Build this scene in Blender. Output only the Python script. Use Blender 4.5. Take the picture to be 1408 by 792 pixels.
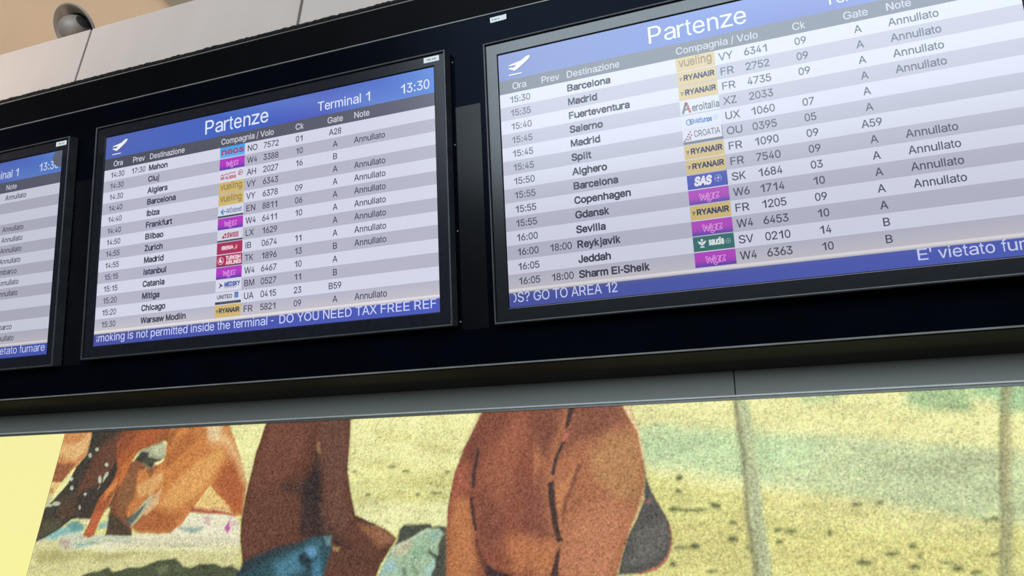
import bpy, math, random
import numpy as np
from mathutils import Matrix, Vector
from mathutils.geometry import tessellate_polygon, delaunay_2d_cdt

for o in list(bpy.data.objects):
    bpy.data.objects.remove(o)
SC = bpy.context.scene
COL = SC.collection
FLOOR = 2.6                      # height of the measuring origin (top left of the middle display) above the floor
TILT = math.radians(12)          # the display housing leans forward by 12 degrees

def at(x, y, z):                 # level frame -> scene
    return Vector((x, y, z + FLOOR))

TM = Matrix.Translation((0, 0, FLOOR)) @ Matrix.Rotation(TILT, 4, 'X')   # frame of the leaning housing

# ------------------------------------------------------------------ camera
cam_data = bpy.data.cameras.new('camera')
cam = bpy.data.objects.new('camera', cam_data)
COL.objects.link(cam)
cam_data.sensor_width = 36.0
cam_data.lens = 975.675 * 36.0 / 1408.0
cam_data.shift_x = -89.62 / 1408.0
cam_data.shift_y = -64.97 / 1408.0
cam_data.clip_start = 0.02
RT = ((0.945845, -0.302201, 0.118536), (0.324579, 0.874818, -0.359642), (0.004987, 0.37864, 0.925531))
cam.matrix_world = Matrix.Translation((1.78366, -1.18871, FLOOR - 0.99607)) @ Matrix(
    [[r[0], r[2], -r[1]] for r in RT]).to_4x4()
SC.camera = cam

# ------------------------------------------------------------------ light and exposure
SC.view_settings.view_transform = 'Standard'
SC.view_settings.look = 'None'
SC.view_settings.exposure = 0.0
SC.view_settings.gamma = 1.0
SC.view_settings.use_curve_mapping = False

world = bpy.data.worlds.new('hall_air')
SC.world = world
world.use_nodes = True
bg = world.node_tree.nodes['Background']
bg.inputs['Color'].default_value = (0.72, 0.82, 1.0, 1)
bg.inputs['Strength'].default_value = 0.05

def area(name, loc, aim, sx, sy, power, color):
    l = bpy.data.lights.new(name, 'AREA')
    l.shape = 'RECTANGLE'
    l.size, l.size_y = sx, sy
    l.energy = power
    l.color = color
    o = bpy.data.objects.new(name, l)
    COL.objects.link(o)
    o.location = loc
    o.rotation_euler = (Vector(aim) - Vector(loc)).to_track_quat('-Z', 'Y').to_euler()
    return o

area('hall_ceiling_light', at(0.3, -3.2, 3.6), at(0.2, 0.0, 0.2), 6.0, 1.6, 25, (1.0, 0.95, 0.89))
area('clerestory_daylight', at(2.9, -9.0, 2.95), at(2.9, 0.0, 2.6), 13.0, 4.7, 1300, (0.75, 0.89, 1.0))
area('ceiling_fill', at(-1.4, 0.40, 0.05), at(-1.3, 0.50, 1.1), 4.0, 0.3, 17, (1.0, 0.79, 0.63))  # unseen lamp added behind the cladding to brighten the beige ceiling

# ------------------------------------------------------------------ materials
def lin(c):
    c = c / 255.0
    return c / 12.92 if c <= 0.04045 else ((c + 0.055) / 1.055) ** 2.4

def hexlin(h):
    h = h.lstrip('#')
    return tuple(lin(int(h[i:i + 2], 16)) for i in (0, 2, 4))

def mat(name, color, rough=0.5, metal=0.0, spec=0.5, noise=None, bump=0.0, scale=40.0, stretch=(1, 1, 1)):
    m = bpy.data.materials.new(name)
    m.use_nodes = True
    nt = m.node_tree
    b = nt.nodes['Principled BSDF']
    c = hexlin(color) if isinstance(color, str) else color
    b.inputs['Base Color'].default_value = (*c, 1)
    b.inputs['Roughness'].default_value = rough
    b.inputs['Metallic'].default_value = metal
    b.inputs['Specular IOR Level'].default_value = spec
    if noise or bump:
        tc = nt.nodes.new('ShaderNodeTexCoord')
        mp = nt.nodes.new('ShaderNodeMapping')
        mp.inputs['Scale'].default_value = stretch
        nz = nt.nodes.new('ShaderNodeTexNoise')
        nz.inputs['Scale'].default_value = scale
        nz.inputs['Detail'].default_value = 5
        nt.links.new(tc.outputs['Object'], mp.inputs['Vector'])
        nt.links.new(mp.outputs['Vector'], nz.inputs['Vector'])
        if noise:
            r = nt.nodes.new('ShaderNodeValToRGB')
            r.color_ramp.elements[0].position = 0.3
            r.color_ramp.elements[1].position = 0.7
            r.color_ramp.elements[0].color = (*[v * (1 - noise) for v in c], 1)
            r.color_ramp.elements[1].color = (*[min(1, v * (1 + noise)) for v in c], 1)
            nt.links.new(nz.outputs['Fac'], r.inputs['Fac'])
            nt.links.new(r.outputs['Color'], b.inputs['Base Color'])
        if bump:
            bp = nt.nodes.new('ShaderNodeBump')
            bp.inputs['Strength'].default_value = bump
            bp.inputs['Distance'].default_value = 0.004
            nt.links.new(nz.outputs['Fac'], bp.inputs['Height'])
            nt.links.new(bp.outputs['Normal'], b.inputs['Normal'])
    return m

def glow(name, strength, rough, spec):
    """A lit surface whose picture is the colour attribute Col, behind a slightly glossy cover."""
    m = bpy.data.materials.new(name)
    m.use_nodes = True
    nt = m.node_tree
    b = nt.nodes['Principled BSDF']
    b.inputs['Base Color'].default_value = (0.008, 0.008, 0.010, 1)
    b.inputs['Roughness'].default_value = rough
    b.inputs['Specular IOR Level'].default_value = spec
    a = nt.nodes.new('ShaderNodeAttribute')
    a.attribute_name = 'Col'
    nt.links.new(a.outputs['Color'], b.inputs['Emission Color'])
    b.inputs['Emission Strength'].default_value = strength
    return m

M_SCREEN = glow('lit_display', 1.0, 0.22, 0.30)
M_HAZY = glow('lit_display_hazy_cover', 1.0, 0.22, 0.78)
M_PRINT = glow('backlit_print', 1.0, 0.6, 0.2)
M_BEZEL = mat('black_bezel_plastic', (0.012, 0.012, 0.016), 0.22, spec=0.26, noise=0.15, scale=60)
M_BEZEL_HAZY = mat('black_bezel_hazy_cover', (0.008, 0.008, 0.010), 0.22, spec=0.66, noise=0.15, scale=60)
M_LIP = mat('dark_frame_metal', (0.055, 0.056, 0.062), 0.38, metal=0.3, noise=0.2, scale=25)
M_PANEL = mat('black_fascia_panel', (0.0014, 0.0017, 0.0036), 0.24, spec=0.04, noise=0.2, scale=6)
M_PANEL.node_tree.nodes['Principled BSDF'].inputs['Specular Tint'].default_value = (0.45, 0.65, 1.0, 1)  # blue cast of reflected daylight put into the panel's sheen colour
M_RAIL = mat('black_top_rail', (0.0022, 0.0022, 0.0028), 0.4, spec=0.03, noise=0.2, scale=8)
M_PLATE = mat('satin_cover_plate', (0.004, 0.004, 0.005), 0.2, spec=0.16, noise=0.3, scale=14)
M_EDGE = mat('grey_edge_strip', (0.17, 0.165, 0.158), 0.4, noise=0.25, scale=18)
M_FOAM = mat('black_foam', (0.012, 0.011, 0.011), 0.95, spec=0.15, noise=0.8, bump=1.0, scale=160)
M_SCREW = mat('steel_screw', (0.25, 0.25, 0.26), 0.4, metal=0.6, noise=0.1)
M_LABEL = mat('white_label_paper', (0.80, 0.80, 0.77), 0.6, noise=0.05, scale=200)
M_MARK = mat('label_print_grey', (0.22, 0.22, 0.22), 0.7, noise=0.1)
M_CLAD = mat('pale_grey_cladding', '#b8aaa1', 0.6, noise=0.035, scale=3, stretch=(3, 1, 0.8))
M_GAP = mat('dark_joint', (0.02, 0.019, 0.018), 0.9, noise=0.4, scale=80)
M_CEIL = mat('beige_plaster_ceiling', '#dcb896', 0.9, noise=0.05, scale=2.2)
M_BEAM = mat('khaki_ceiling_beam', '#978973', 0.8, noise=0.05, scale=4)
M_SPOT = mat('grey_lamp_metal', '#8a8178', 0.5, metal=0.15, noise=0.04, scale=20)
M_HOLE = mat('lamp_aperture_black', (0.02, 0.018, 0.017), 0.6, noise=0.1)
M_SOFFIT_SHADE = mat('soffit_shade_grey', (0.045, 0.044, 0.038), 0.9, spec=0.0, noise=0.12, scale=5)  # darker than the panel's grey, carrying the shade under the housing
M_METAL = mat('satin_grey_panel', (0.175, 0.178, 0.157), 0.5, metal=0.1, spec=0.2, noise=0.06, scale=4, stretch=(0.5, 1, 6))
M_CHROME = mat('bright_trim_metal', (0.42, 0.42, 0.39), 0.5, metal=0.2, noise=0.08)
M_TRIMDK = mat('dark_trim_metal', (0.10, 0.10, 0.09), 0.4, metal=0.3, noise=0.1)
M_FLOOR = mat('pale_stone_floor', (0.30, 0.29, 0.27), 0.25, noise=0.1, scale=1.5)
M_WALL = mat('grey_wall_cladding', (0.20, 0.20, 0.19), 0.6, noise=0.06, scale=3)

# ------------------------------------------------------------------ mesh helpers
class MB:
    def __init__(self):
        self.v, self.f, self.mi = [], [], []
    def face(self, pts, mi=0):
        n = len(self.v)
        self.v += [tuple(p) for p in pts]
        self.f.append(tuple(range(n, n + len(pts))))
        self.mi.append(mi)
    def box(self, a, b, mi=0, bev=0.0):
        x0, y0, z0 = a
        x1, y1, z1 = b
        if bev <= 0:
            n = len(self.v)
            self.v += [(x, y, z) for z in (z0, z1) for y in (y0, y1) for x in (x0, x1)]
            for q in ((0, 2, 3, 1), (4, 5, 7, 6), (0, 1, 5, 4), (2, 6, 7, 3), (0, 4, 6, 2), (1, 3, 7, 5)):
                self.f.append(tuple(n + i for i in q))
                self.mi.append(mi)
        else:                       # front (low y) edges chamfered, as seen by a viewer in front
            back = [(x0, y1, z0), (x1, y1, z0), (x1, y1, z1), (x0, y1, z1)]
            mid = [(x0, y0 + bev, z0), (x1, y0 + bev, z0), (x1, y0 + bev, z1), (x0, y0 + bev, z1)]
            fr = [(x0 + bev, y0, z0 + bev), (x1 - bev, y0, z0 + bev), (x1 - bev, y0, z1 - bev), (x0 + bev, y0, z1 - bev)]
            self.loft([back, mid, fr], mi, cap0=True, cap1=True)
    def loft(self, loops, mi=0, cap0=False, cap1=False):
        n, k = len(self.v), len(loops[0])
        for l in loops:
            self.v += [tuple(p) for p in l]
        for i in range(len(loops) - 1):
            for j in range(k):
                a, b = n + i * k + j, n + i * k + (j + 1) % k
                self.f.append((a, b, b + k, a + k))
                self.mi.append(mi)
        if cap0:
            self.f.append(tuple(n + j for j in reversed(range(k))))
            self.mi.append(mi)
        if cap1:
            self.f.append(tuple(n + (len(loops) - 1) * k + j for j in range(k)))
            self.mi.append(mi)
    def lathe(self, prof, seg=48, mi=0):      # profile of (radius, height) turned round z
        self.loft([[(r * math.cos(2 * math.pi * j / seg), r * math.sin(2 * math.pi * j / seg), h) for j in range(seg)]
                   for r, h in prof], mi)
    def build(self, name, mats, parent=None, smooth=False, mw=None):
        me = bpy.data.meshes.new(name)
        me.from_pydata(self.v, [], self.f)
        for m in (mats if isinstance(mats, (list, tuple)) else [mats]):
            me.materials.append(m)
        me.polygons.foreach_set('material_index', self.mi)
        if smooth:
            me.polygons.foreach_set('use_smooth', [True] * len(me.polygons))
        me.update()
        import bmesh
        bm = bmesh.new()
        bm.from_mesh(me)
        bmesh.ops.recalc_face_normals(bm, faces=bm.faces)
        bm.to_mesh(me)
        bm.free()
        return link(name, me, parent, mw)

def link(name, me, parent=None, mw=None):
    o = bpy.data.objects.new(name, me)
    COL.objects.link(o)
    if parent is not None:
        o.parent = parent
    if mw is not None:
        if parent is None:
            o.matrix_world = mw
        else:
            o.matrix_local = mw
    return o

def thing(name, label, cat, mw, group=None):
    o = bpy.data.objects.new(name, None)
    o.empty_display_size = 0.1
    COL.objects.link(o)
    o.matrix_world = mw
    tag(o, label, cat, group)
    return o

def tag(o, label=None, cat=None, group=None, kind=None):
    if label: o['label'] = label
    if cat: o['category'] = cat
    if group: o['group'] = group
    if kind: o['kind'] = kind
    return o

def struct(o, label, cat='wall'):
    return tag(o, label, cat, kind='structure')

# ------------------------------------------------------------------ lettering
GLYPHS = {}
for _t in """A23,0 284,716 389,716 652,0 556,0 404,426 372,524 327,673 345,673 300,522 268,426 120,0|155,200 155,280 520,280 520,200
B85,0 85,716 339,716 386,713 427,705 463,691 493,672 517,649 536,622 550,592 558,560 560,526 559,497 553,472 544,451 532,432 518,416 501,402 483,391 464,382 443,375 466,365 489,358 511,346 532,329 550,310 566,286 578,258 586,227 588,192 585,157 577,124 563,94 543,67 517,44 485,25 446,11 400,3 347,0|175,80 345,80 395,84 435,94 464,112 484,135 496,162 500,192 498,216 492,238 482,259 468,277 451,293 430,307 406,317 379,323 349,325 175,325|175,402 335,402 360,403 384,408 406,417 425,428 441,442 455,459 465,479 471,500 473,524 469,554 458,580 440,604 414,621 380,632 338,636 175,636
C376,-10 317,-5 262,10 211,35 167,69 129,111 98,162 75,221 61,286 57,358 61,430 75,495 98,553 129,604 167,647 211,681 262,706 317,721 376,726 412,724 446,719 479,710 510,698 539,682 566,663 590,641 612,616 630,589 646,559 657,526 666,490 575,490 568,514 559,536 548,555 535,573 520,589 503,603 484,615 465,624 444,632 422,637 399,640 376,642 334,638 295,627 258,608 226,583 198,551 176,512 159,467 149,415 146,358 149,300 159,249 176,204 199,165 226,133 259,107 295,89 334,78 376,74 399,76 422,79 444,84 465,92 484,102 503,113 520,127 535,143 548,161 559,181 568,202 575,226 666,226 658,191 646,158 631,128 612,100 591,75 566,53 539,34 510,19 479,6 446,-2 412,-8
D308,0 135,0 135,80 302,80 357,84 406,95 447,114 483,139 511,171 533,210 549,254 559,304 562,359 559,414 549,463 534,507 512,546 484,577 450,603 410,621 363,632 311,636 131,636 131,716 317,716 384,711 443,697 496,673 542,641 580,600 610,550 632,494 645,430 650,359 645,288 632,224 610,167 579,117 540,76 494,43 439,19 377,5|175,716 175,0 85,0 85,716
E85,0 85,716 524,716 524,636 175,636 175,402 500,402 500,322 175,322 175,80 528,80 528,0
F85,0 85,716 519,716 519,636 175,636 175,392 487,392 487,311 175,311 175,0
G378,-10 317,-5 261,10 210,35 166,69 128,112 97,163 75,221 61,286 57,358 61,430 75,495 97,553 128,604 165,647 210,681 259,706 314,721 373,726 410,724 445,718 479,709 511,696 540,680 568,660 592,638 614,613 632,586 647,556 659,525 667,491 574,491 566,513 556,534 545,553 532,571 517,587 501,601 484,613 464,623 444,631 422,637 398,640 373,642 332,638 294,627 258,609 226,583 198,551 176,512 159,467 149,415 146,358 149,300 159,249 176,204 199,165 227,133 259,108 296,89 335,78 378,74 417,77 453,86 485,100 514,120 538,144 558,173 572,207 581,244 584,285 611,280 398,280 398,360 673,360 673,282 669,225 656,174 635,128 606,88 571,54 530,26 484,6 433,-6
H85,0 85,716 175,716 175,407 552,407 552,716 643,716 643,0 552,0 552,326 175,326 175,0
I95,0 95,716 187,716 187,0
J260,-10 201,-3 150,15 106,46 73,89 53,141 47,205 47,243 137,243 137,205 141,164 152,131 171,105 196,85 226,74 260,70 295,74 324,85 349,105 368,131 379,164 383,205 383,716 473,716 473,205 467,141 447,89 414,46 371,15 319,-3
K147,205 147,304 196,367 246,427 298,484 512,716 631,716 325,388|85,0 85,716 175,716 175,470 174,317 175,272 175,0|524,0 264,365 321,435 631,0
L85,0 85,716 175,716 175,80 508,80 508,0
M85,0 85,716 213,716 390,263 404,224 421,173 438,118 453,69 432,69 447,116 464,171 481,223 496,263 670,716 799,716 799,0 710,0 710,409 710,460 711,519 712,581 714,643 722,643 700,576 678,511 658,453 642,409 481,0 403,0 240,409 224,452 204,508 182,574 158,643 167,643 169,586 170,523 171,462 172,409 172,0
N85,0 85,716 192,716 483,257 511,212 545,150 582,77 570,75 564,152 562,221 561,274 561,716 652,716 652,0 544,0 284,408 250,465 208,536 151,636 168,639 172,540 175,462 176,409 176,0
O376,-10 317,-5 262,10 212,35 167,69 129,111 98,162 75,221 61,286 57,358 61,430 75,495 98,553 129,604 167,647 212,681 262,706 317,721 376,726 435,721 490,706 540,681 584,647 622,604 653,553 676,495 689,430 694,358 689,286 676,221 653,162 622,111 584,69 540,35 490,10 435,-5|376,74 417,78 456,89 492,107 524,132 552,164 575,203 592,248 602,300 605,358 602,416 592,468 575,513 552,552 524,584 492,609 456,627 417,638 376,642 334,638 295,627 259,609 227,584 199,552 176,513 159,467 149,416 146,358 149,300 159,248 176,203 199,164 227,132 259,107 295,89 334,78
P85,0 85,716 331,716 383,713 429,703 468,686 501,664 528,637 549,605 563,569 572,531 575,489 572,448 563,409 549,374 528,342 501,314 468,292 429,275 383,265 331,261 154,261 154,341 327,341 362,343 393,350 418,360 439,375 456,392 469,413 478,437 483,462 485,489 483,517 478,542 469,565 456,586 439,603 418,617 392,628 362,634 327,636 175,636 175,0
Q345,224 440,224 520,119 540,91 659,-67 564,-67 486,37 466,64|376,-10 317,-5 262,10 212,35 167,69 129,111 98,162 75,221 61,286 57,358 61,430 75,495 98,553 129,604 167,647 212,681 262,706 317,721 376,726 435,721 490,706 540,681 584,647 622,604 653,553 676,495 689,430 694,358 689,286 676,221 653,162 622,111 584,69 540,35 490,10 435,-5|376,74 417,78 456,89 492,107 524,132 552,164 575,203 592,248 602,300 605,358 602,416 592,468 575,513 552,552 524,584 492,609 456,627 417,638 376,642 334,638 295,627 259,609 227,584 199,552 176,513 159,467 149,416 146,358 149,300 159,248 176,203 199,164 227,132 259,107 295,89 334,78
R85,0 85,716 332,716 384,713 430,703 469,688 502,666 529,640 549,610 564,575 573,537 576,495 573,454 564,416 549,382 529,352 502,326 469,306 429,290 384,281 332,278 136,278 136,359 329,359 363,361 394,366 419,376 440,388 457,404 470,423 479,445 484,469 486,495 484,523 479,547 470,570 457,589 440,605 419,619 393,628 363,634 328,636 175,636 175,0|497,0 324,322 426,322 602,0
S315,-12 265,-10 220,-1 179,13 144,32 114,56 90,85 72,117 60,153 54,192 147,192 152,166 160,143 174,123 191,107 211,93 234,83 260,75 287,71 315,69 346,71 376,76 402,85 426,97 447,112 464,129 476,150 484,172 486,196 484,217 478,236 467,252 453,265 436,277 416,288 345,313 259,337 204,356 158,379 121,407 95,440 78,479 73,524 77,563 87,598 105,630 130,658 159,682 194,701 232,715 274,723 320,726 365,723 407,714 445,700 479,682 507,659 531,631 548,601 560,568 564,532 475,532 467,565 450,593 425,616 394,632 358,642 317,645 287,644 260,639 235,630 214,619 196,605 181,589 170,570 164,550 162,529 164,506 172,486 184,469 200,455 218,444 238,434 299,413 372,393 438,371 462,361 484,349 505,334 524,318 541,299 555,278 566,254 573,226 575,195 571,157 561,122 544,89 520,60 491,35 455,15 414,0 367,-9
T45,636 45,716 587,716 587,636 361,636 361,0 271,0 271,636
U364,-12 310,-8 261,3 217,22 178,46 145,77 119,112 100,153 88,196 85,244 85,716 175,716 175,251 177,218 185,187 198,159 215,134 237,113 263,96 293,83 327,75 364,73 402,75 435,83 465,96 491,113 513,134 530,159 543,187 550,218 553,251 553,716 643,716 643,244 640,196 628,153 609,112 583,77 550,46 512,22 467,3 418,-8
V287,0 23,716 119,716 271,290 303,193 349,43 330,43 376,194 407,290 556,716 652,716 391,0
W218,0 23,716 116,716 230,276 247,205 263,132 277,56 266,56 281,132 297,205 315,276 431,716 534,716 650,276 668,205 684,132 700,56 687,56 702,132 718,205 736,276 849,716 942,716 746,0 641,0 518,455 494,551 473,668 492,668 471,556 447,455 324,0
X25,0 306,400 306,333 41,716 147,716 250,564 287,508 315,463 343,411 327,411 355,463 383,508 420,564 526,716 628,716 364,336 364,404 642,0 537,0 411,182 378,232 352,275 324,325 344,325 317,277 290,233 256,182 129,0
Y286,0 286,293 23,716 128,716 271,485 313,411 351,324 315,324 353,412 395,485 536,716 641,716 377,293 377,0
Z59,0 59,65 385,542 431,606 480,669 490,640 402,636 314,636 57,636 57,716 558,716 558,650 237,181 188,113 137,47 127,76 214,80 301,80 562,80 562,0
a225,-12 192,-10 162,-4 133,7 107,22 85,40 67,63 54,89 45,119 43,152 45,181 51,206 61,227 74,244 90,259 109,272 130,282 152,290 176,296 251,309 329,319 373,331 388,358 386,382 382,401 375,418 366,432 353,444 338,453 319,460 299,464 275,466 251,464 229,460 210,454 166,423 141,385 58,410 72,440 89,466 111,487 134,504 160,518 187,528 216,535 244,540 273,541 336,534 359,528 381,519 402,507 422,492 439,473 454,451 465,424 472,391 474,354 474,0 389,0 389,73 355,35 340,22 323,11 303,1 280,-6 254,-11|240,64 270,66 297,72 321,83 341,96 358,113 371,131 380,151 386,172 388,194 388,267 365,256 326,247 282,241 247,236 189,223 172,216 158,207 146,196 137,183 131,167 129,148 131,130 136,115 143,102 154,90 167,81 183,74 200,68 219,65
b323,-12 292,-10 265,-4 243,5 223,17 207,30 194,44 166,83 158,83 158,0 74,0 74,716 160,716 160,449 193,487 206,500 222,513 241,525 264,534 291,539 322,541 365,537 405,526 440,507 472,482 499,450 520,412 536,368 546,319 549,266 546,212 537,163 521,119 499,81 473,48 441,23 405,4 366,-8|310,66 341,69 369,78 393,92 414,112 431,136 444,164 454,196 460,230 462,267 460,303 454,337 445,368 431,395 415,419 394,438 369,453 341,461 310,464 279,461 251,453 227,439 206,420 189,397 176,370 166,339 160,304 159,267 161,229 166,194 176,162 190,134 207,110 228,91 252,77 279,69
c292,-12 245,-8 203,4 164,23 130,49 102,81 79,120 62,163 51,211 48,264 51,317 62,366 79,410 102,448 130,480 164,506 203,526 245,537 292,541 317,540 342,536 366,531 388,523 410,513 429,501 448,487 464,471 478,453 491,433 501,412 509,390 426,369 409,407 380,437 341,457 292,464 258,461 229,452 204,437 183,416 166,392 153,364 143,332 137,299 136,264 137,229 143,196 153,165 166,137 183,113 204,93 229,78 258,68 292,65 341,73 381,93 410,125 428,165 511,144 503,121 493,99 480,79 466,61 449,45 431,30 411,18 390,7 367,-1 343,-7 318,-10
d275,-12 232,-8 193,4 157,23 125,48 99,81 77,119 61,163 51,212 48,266 51,319 61,368 77,412 99,450 126,482 157,507 193,526 233,537 275,541 307,539 333,534 356,525 375,513 391,500 404,487 431,449 437,716 523,716 523,0 440,0 440,83 432,83 404,44 390,30 374,17 355,5 333,-4 306,-10|288,66 319,69 346,77 370,91 391,110 408,134 421,162 431,194 437,229 439,267 437,304 431,339 422,370 408,397 391,420 371,439 346,453 319,461 288,464 256,461 228,453 204,438 183,419 166,395 153,368 143,337 137,303 136,267 137,230 143,196 153,164 166,136 183,112 204,92 229,78 257,69
e298,-12 249,-8 204,4 165,23 130,49 101,81 78,119 62,163 51,211 48,263 51,315 61,364 78,408 100,446 128,479 162,506 200,525 242,537 289,541 318,539 346,535 374,526 401,515 426,499 449,480 470,456 488,429 503,397 514,360 520,319 522,273 522,238 105,238 105,311 476,311 436,284 434,318 428,350 419,378 406,403 390,424 370,442 346,454 319,462 289,465 258,462 230,454 206,441 185,424 167,403 153,379 143,353 137,326 135,297 135,250 137,212 144,179 155,149 171,124 190,103 213,86 239,74 267,67 299,65 320,66 339,69 357,74 374,82 388,91 402,102 413,116 423,131 430,148 514,128 504,101 490,77 472,55 450,36 425,20 398,6 367,-4 334,-10
f321,534 321,460 9,460 9,534|113,0 113,607 116,636 123,662 135,684 150,703 169,718 190,730 214,739 238,744 264,746 313,741 342,733 320,659 302,664 274,667 250,665 231,658 217,647 207,632 201,613 199,589 199,0
g291,-212 254,-210 219,-205 188,-197 161,-185 137,-171 116,-155 98,-137 83,-118 71,-98 143,-57 171,-93 184,-105 199,-115 217,-124 238,-131 263,-136 291,-137 332,-133 367,-123 397,-106 420,-81 434,-48 438,-8 438,96 431,96 403,58 390,45 374,33 355,22 332,14 306,8 274,7 233,10 194,20 159,37 127,61 100,91 78,127 61,169 51,216 48,269 51,322 61,370 77,413 99,450 126,482 158,507 194,526 233,537 276,541 307,539 334,534 357,525 376,513 392,501 406,487 433,449 441,449 441,534 524,534 524,-12 521,-56 510,-94 493,-126 470,-153 442,-175 409,-191 372,-203 333,-210|288,83 319,86 347,93 371,106 392,123 409,144 422,170 432,200 438,234 440,271 438,308 432,341 422,371 409,398 392,421 371,439 347,453 320,461 288,464 257,461 229,453 204,438 183,419 166,396 153,369 143,339 137,306 136,271 137,235 143,202 153,173 167,146 184,124 205,107 229,94 257,86
h160,319 160,0 74,0 74,716 160,716 160,405 144,405 163,449 186,484 214,510 246,527 281,538 320,541 355,539 387,531 415,519 441,501 462,479 480,451 492,419 500,381 503,338 503,0 417,0 417,331 413,370 402,402 384,428 360,448 330,459 296,463 271,461 248,456 226,447 207,434 191,418 178,398 168,375 162,349
i67,0 67,534 155,534 155,0|67,616 67,716 155,716 155,616
j74,534 160,534 160,-42 158,-73 153,-102 143,-127 129,-149 112,-167 91,-182 66,-192 38,-199 5,-201 -14,-201 -14,-122 3,-122 25,-120 43,-113 57,-101 66,-85 72,-65 74,-41|117,623 102,625 88,631 75,640 65,652 60,665 58,680 60,695 65,709 75,721 88,730 102,735 117,737 133,735 147,730 160,721 170,709 175,695 177,680 175,665 170,652 160,640 147,631 133,625
k155,192 155,298 170,298 400,534 507,534 259,281 249,281|74,0 74,716 160,716 160,0|414,0 208,261 269,322 524,0
l67,0 67,716 155,716 155,0
m74,0 74,534 158,534 158,416 151,416 160,443 172,466 186,487 203,504 222,518 242,529 264,537 286,542 309,543 345,540 377,528 404,508 426,481 442,450 452,415 440,415 448,440 459,463 475,483 493,501 513,516 536,528 561,536 587,542 615,543 645,541 673,535 700,523 724,508 744,487 761,462 774,433 781,398 784,359 784,0 698,0 698,357 694,392 683,420 665,440 642,454 617,462 589,465 566,463 545,458 527,450 510,439 497,425 486,408 478,390 473,370 472,348 472,0 386,0 386,366 383,394 373,418 356,438 334,453 309,462 281,465 260,464 241,459 222,451 205,439 190,425 177,407 168,386 162,362 160,335 160,0
n160,319 160,0 74,0 74,534 157,534 158,405 144,405 163,449 186,484 214,510 246,527 281,538 320,541 355,539 386,531 415,519 440,501 462,479 479,451 492,419 500,381 503,338 503,0 417,0 417,331 413,370 402,402 384,428 360,448 330,459 296,463 271,461 248,456 226,447 207,434 191,418 178,398 168,375 162,349
o292,-12 245,-8 203,4 164,23 130,49 102,81 79,120 62,163 51,211 48,264 51,317 62,366 79,410 102,448 130,480 164,506 203,526 245,537 292,541 339,537 381,526 420,506 454,480 483,448 506,410 523,366 533,317 536,264 533,211 523,163 506,120 483,81 454,49 420,23 381,4 339,-8|292,65 325,68 355,78 380,93 402,113 419,137 432,165 442,196 447,229 449,264 447,299 442,332 432,363 419,392 402,416 380,437 355,452 325,461 292,464 258,461 229,452 204,437 183,416 166,392 153,364 143,332 137,299 136,264 137,229 143,196 153,165 166,137 183,113 204,93 229,78 258,68
p74,-201 74,534 158,534 158,449 166,449 193,487 206,500 222,513 241,525 264,534 291,539 322,541 365,537 405,526 440,507 472,482 499,450 520,412 536,368 546,319 549,266 546,212 537,163 521,119 499,81 473,48 441,23 405,4 366,-8 323,-12 292,-10 266,-4 243,5 224,17 207,30 194,44 166,83 160,-201|310,66 341,69 369,78 393,92 414,112 431,136 444,164 454,196 460,230 462,267 460,303 454,337 445,368 431,395 415,419 394,438 369,453 341,461 310,464 279,461 251,453 227,439 206,420 189,397 176,370 166,339 160,304 159,267 161,229 166,194 176,162 190,134 207,110 228,91 252,77 279,69
q523,-201 437,-201 437,83 404,44 390,30 374,17 355,5 333,-4 306,-10 275,-12 232,-8 193,4 157,23 125,48 99,81 77,119 61,163 51,212 48,266 51,319 61,368 77,412 99,450 126,482 157,507 193,526 233,537 275,541 307,539 333,534 356,525 375,513 391,500 404,487 432,449 440,449 440,534 523,534|288,66 319,69 346,77 370,91 391,110 408,134 421,162 431,194 437,229 439,267 437,304 431,339 422,370 408,397 391,420 371,439 346,453 319,461 288,464 256,461 228,453 204,438 183,419 166,395 153,368 143,337 137,303 136,267 137,230 143,196 153,164 166,136 183,112 204,92 229,78 257,69
r74,0 74,534 157,534 157,452 175,477 192,499 215,517 241,531 269,539 300,542 323,541 343,540 343,454 324,457 291,458 267,457 245,451 224,443 205,431 190,416 177,399 168,379 162,357 160,333 160,0
s256,-12 221,-10 188,-4 158,5 131,17 107,34 87,53 70,76 58,103 50,133 132,150 142,123 156,101 175,85 198,73 225,66 255,64 290,67 319,74 344,88 362,105 374,124 377,145 375,162 368,178 358,191 342,202 322,211 298,218 210,239 166,253 130,271 102,293 82,319 70,350 66,385 69,415 77,442 92,467 111,488 134,507 162,521 193,532 227,539 263,541 298,539 329,534 357,524 382,512 403,496 421,477 435,456 447,433 456,408 377,390 369,410 357,428 341,444 321,457 295,465 264,468 234,466 207,458 184,446 167,430 156,411 153,390 155,372 162,356 174,342 192,331 214,322 242,314 323,295 367,281 403,263 431,241 451,215 462,185 466,150 463,120 454,92 440,66 420,44 395,25 366,9 332,-2 296,-9
t287,534 287,460 9,460 9,534|91,663 177,663 177,137 179,116 184,99 191,86 203,77 219,72 240,70 261,72 284,75 300,2 270,-4 237,-6 194,-2 158,10 130,30 108,57 96,91 91,131
u257,-7 222,-5 191,3 162,15 136,33 115,55 97,83 84,115 77,153 74,196 74,534 160,534 160,203 164,164 175,132 193,105 217,86 247,75 282,71 306,72 329,78 351,87 369,100 386,116 399,136 409,159 415,186 417,215 417,534 503,534 503,0 420,0 420,129 432,129 414,84 390,49 362,24 330,7 295,-4
v229,0 25,534 119,534 233,218 263,122 289,29 259,29 285,122 315,218 429,534 523,534 319,0
w194,0 32,534 123,534 188,301 216,192 247,58 232,58 261,190 290,301 355,534 445,534 509,301 537,191 566,58 551,58 581,190 610,301 676,534 766,534 605,0 518,0 449,242 429,317 409,395 389,475 409,475 389,395 370,316 349,242 280,0
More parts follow.
